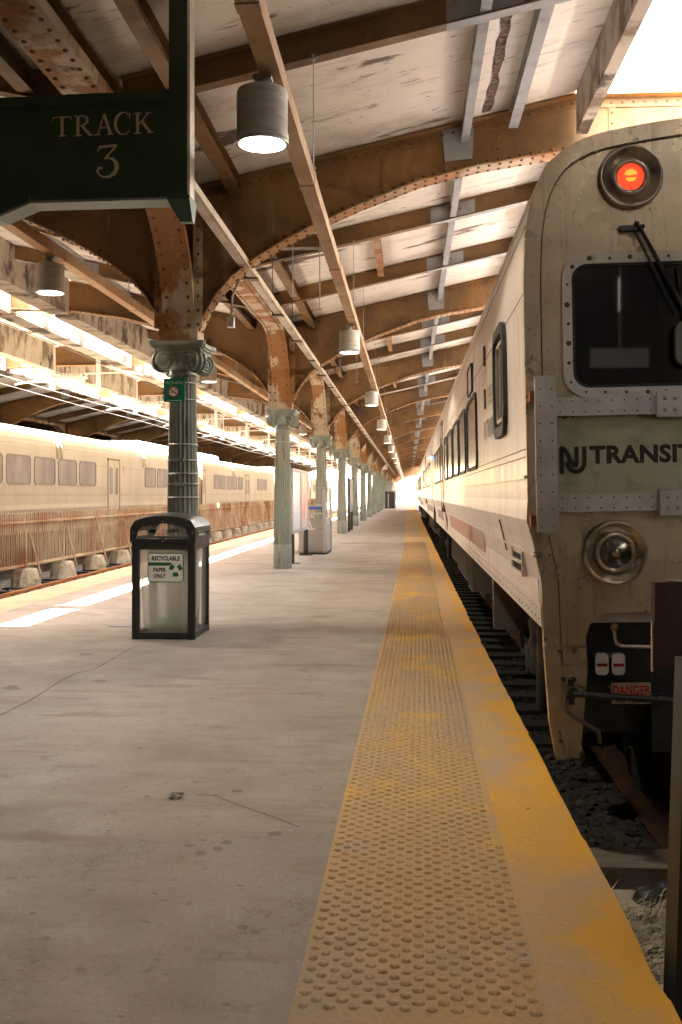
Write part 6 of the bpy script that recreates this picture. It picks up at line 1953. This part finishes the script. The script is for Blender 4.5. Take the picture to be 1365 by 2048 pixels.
fb = empty('notice_board', (-2.30, 38.2, 0), 'narrow dark notice board on legs just beyond the fourth column', 'sign')
mb = MB(); mb.box(-.04, .04, 0, 2.2, .75, 2.05); mb.build('board', pmat('notice_print', (0.10, 0.10, 0.10), [((0.5, 0.5, 0.48), 8, (1, 4, 4), .52, .58, 5)], rough=.5), fb)
mb = MB(); mb.box(-.05, .05, -.03, 0, .70, 2.1); mb.box(-.05, .05, 2.201, 2.23, .70, 2.1); mb.build('frame', OLIVE, fb)
for y in (.1, 1.9):
    mb = MB(); mb.box(-.05, .05, y, y + .1, 0, .74); mb.build('leg', OLIVE, fb)
kb = empty('platform_kiosk', (-2.3, 100, 0), 'small dark cabinet standing near the far end of the platform', 'cabinet')
mb = MB(); mb.box(-.2, .9, 0, 1.2, 0, 1.7); mb.build('cabinet', DARK, kb)
mb = MB(); mb.box(.2, .3, -.1, -.01, 0.1, 1.5); mb.tube([(.95, 0, 0), (.95, 0, 2.0), (.8, 0, 2.2)], .04, 6); mb.build('handrail', GALV, kb)
ob = MB(); ob.lathe([(.3, 0), (.32, .3), (.3, .34), (.31, .7), (.26, .74), (.25, 1.1), (.1, 1.2)], 16)
o = ob.build('traffic_barrel', ORANGE, None, (-3.2, 215, 0)); tag(o, 'orange barrel in the bright opening at the far end', 'barrel')
# floodlights near the ninth column
for i, (px, py) in enumerate(((766, 928), (770, 934), (757, 936))):
    p = at(px, py, Y=84); f_ = empty('floodlight', p, ['white floodlight under the roof near far columns, upper one', 'white floodlight under the roof near far columns, right one', 'white floodlight under the roof near far columns, left one'][i], 'floodlight', 'small floodlights near the far columns')
    mb = MB(); mb.box(-.22, .22, -.2, .2, -.16, .16, 0, Matrix.Rotation(.5, 4, 'X')); mb.build('housing', WHITEP, f_)
    mb = MB(); mb.tube([(0, 0, .1), (0, 0, .9)], .03, 6); mb.build('bracket', GALV, f_)
# yellow lamps' conduit clips: small camera on the nearest column capital
cm = empty('junction_box', (XC + .42, gy(0) + .6, 3.42), 'small grey junction box on the arch right of the nearest capital', 'box')
mb = MB(); mb.box(-.04, .04, -.05, .05, -.06, .06); mb.build('housing', GALV, cm)
mb = MB(); mb.tube([(0, 0, .06), (.02, 0, .3), (.12, 0, .55), (.3, 0, .75)], .014, 6); mb.build('conduit', GALV, cm)

# tube light behind the viewer, and doors added to mirror in the cab window
tl = empty('tube_light', (2.85, -2.9, 3.22), 'twin tube light on the dark wall behind the viewer, mirrored in the cab window', 'lamp')
for i in range(2):
    mb = MB(); mb.tube([(-.32, 0, i * .10), (.30, 0, i * .10 + .05)], .018, 8); mb.build('tube', LAMPE, tl)
mb = MB(); mb.box(-.40, .38, .04, .08, -.06, .2); mb.tube([(0, .06, .2), (0, .06, 1.9)], .015, 6); mb.build('housing', GALV, tl)
for i, (x0, x1, z0, z1, m, lb) in enumerate(((1.3, 2.3, -.6, 2.6, GREYP, 'wide grey door'), (2.9, 3.7, -.6, 2.4, COLG, 'greenish door'), (-1.2, 0.2, -.0, 2.5, CREAMS, 'cream door'), (-4.6, -3.2, 0, 2.5, GREYP, 'double grey door'))):
    d_ = empty('reflected_door', ((x0 + x1) / 2, -4.99, z0), lb + ' added behind the viewer for window reflections', 'door')
    h_ = (x1 - x0) / 2
    mb = MB(); mb.box(-h_, h_, .0, .05, 0, z1 - z0); mb.build('door_leaf', m, d_)
    mb = MB(); mb.box(-h_ - .06, -h_ - .001, 0, .09, 0, z1 - z0 + .06); mb.box(h_ + .001, h_ + .06, 0, .09, 0, z1 - z0 + .06); mb.box(-h_, h_, 0, .09, z1 - z0 + .001, z1 - z0 + .06); mb.build('door_frame', WINF, d_)
    mb = MB(); mb.tube([(h_ - .1, .06, 1.0), (h_ - .1, .09, 1.0), (h_ - .2, .09, 1.0)], .012, 6); mb.build('handle', CHROME, d_)
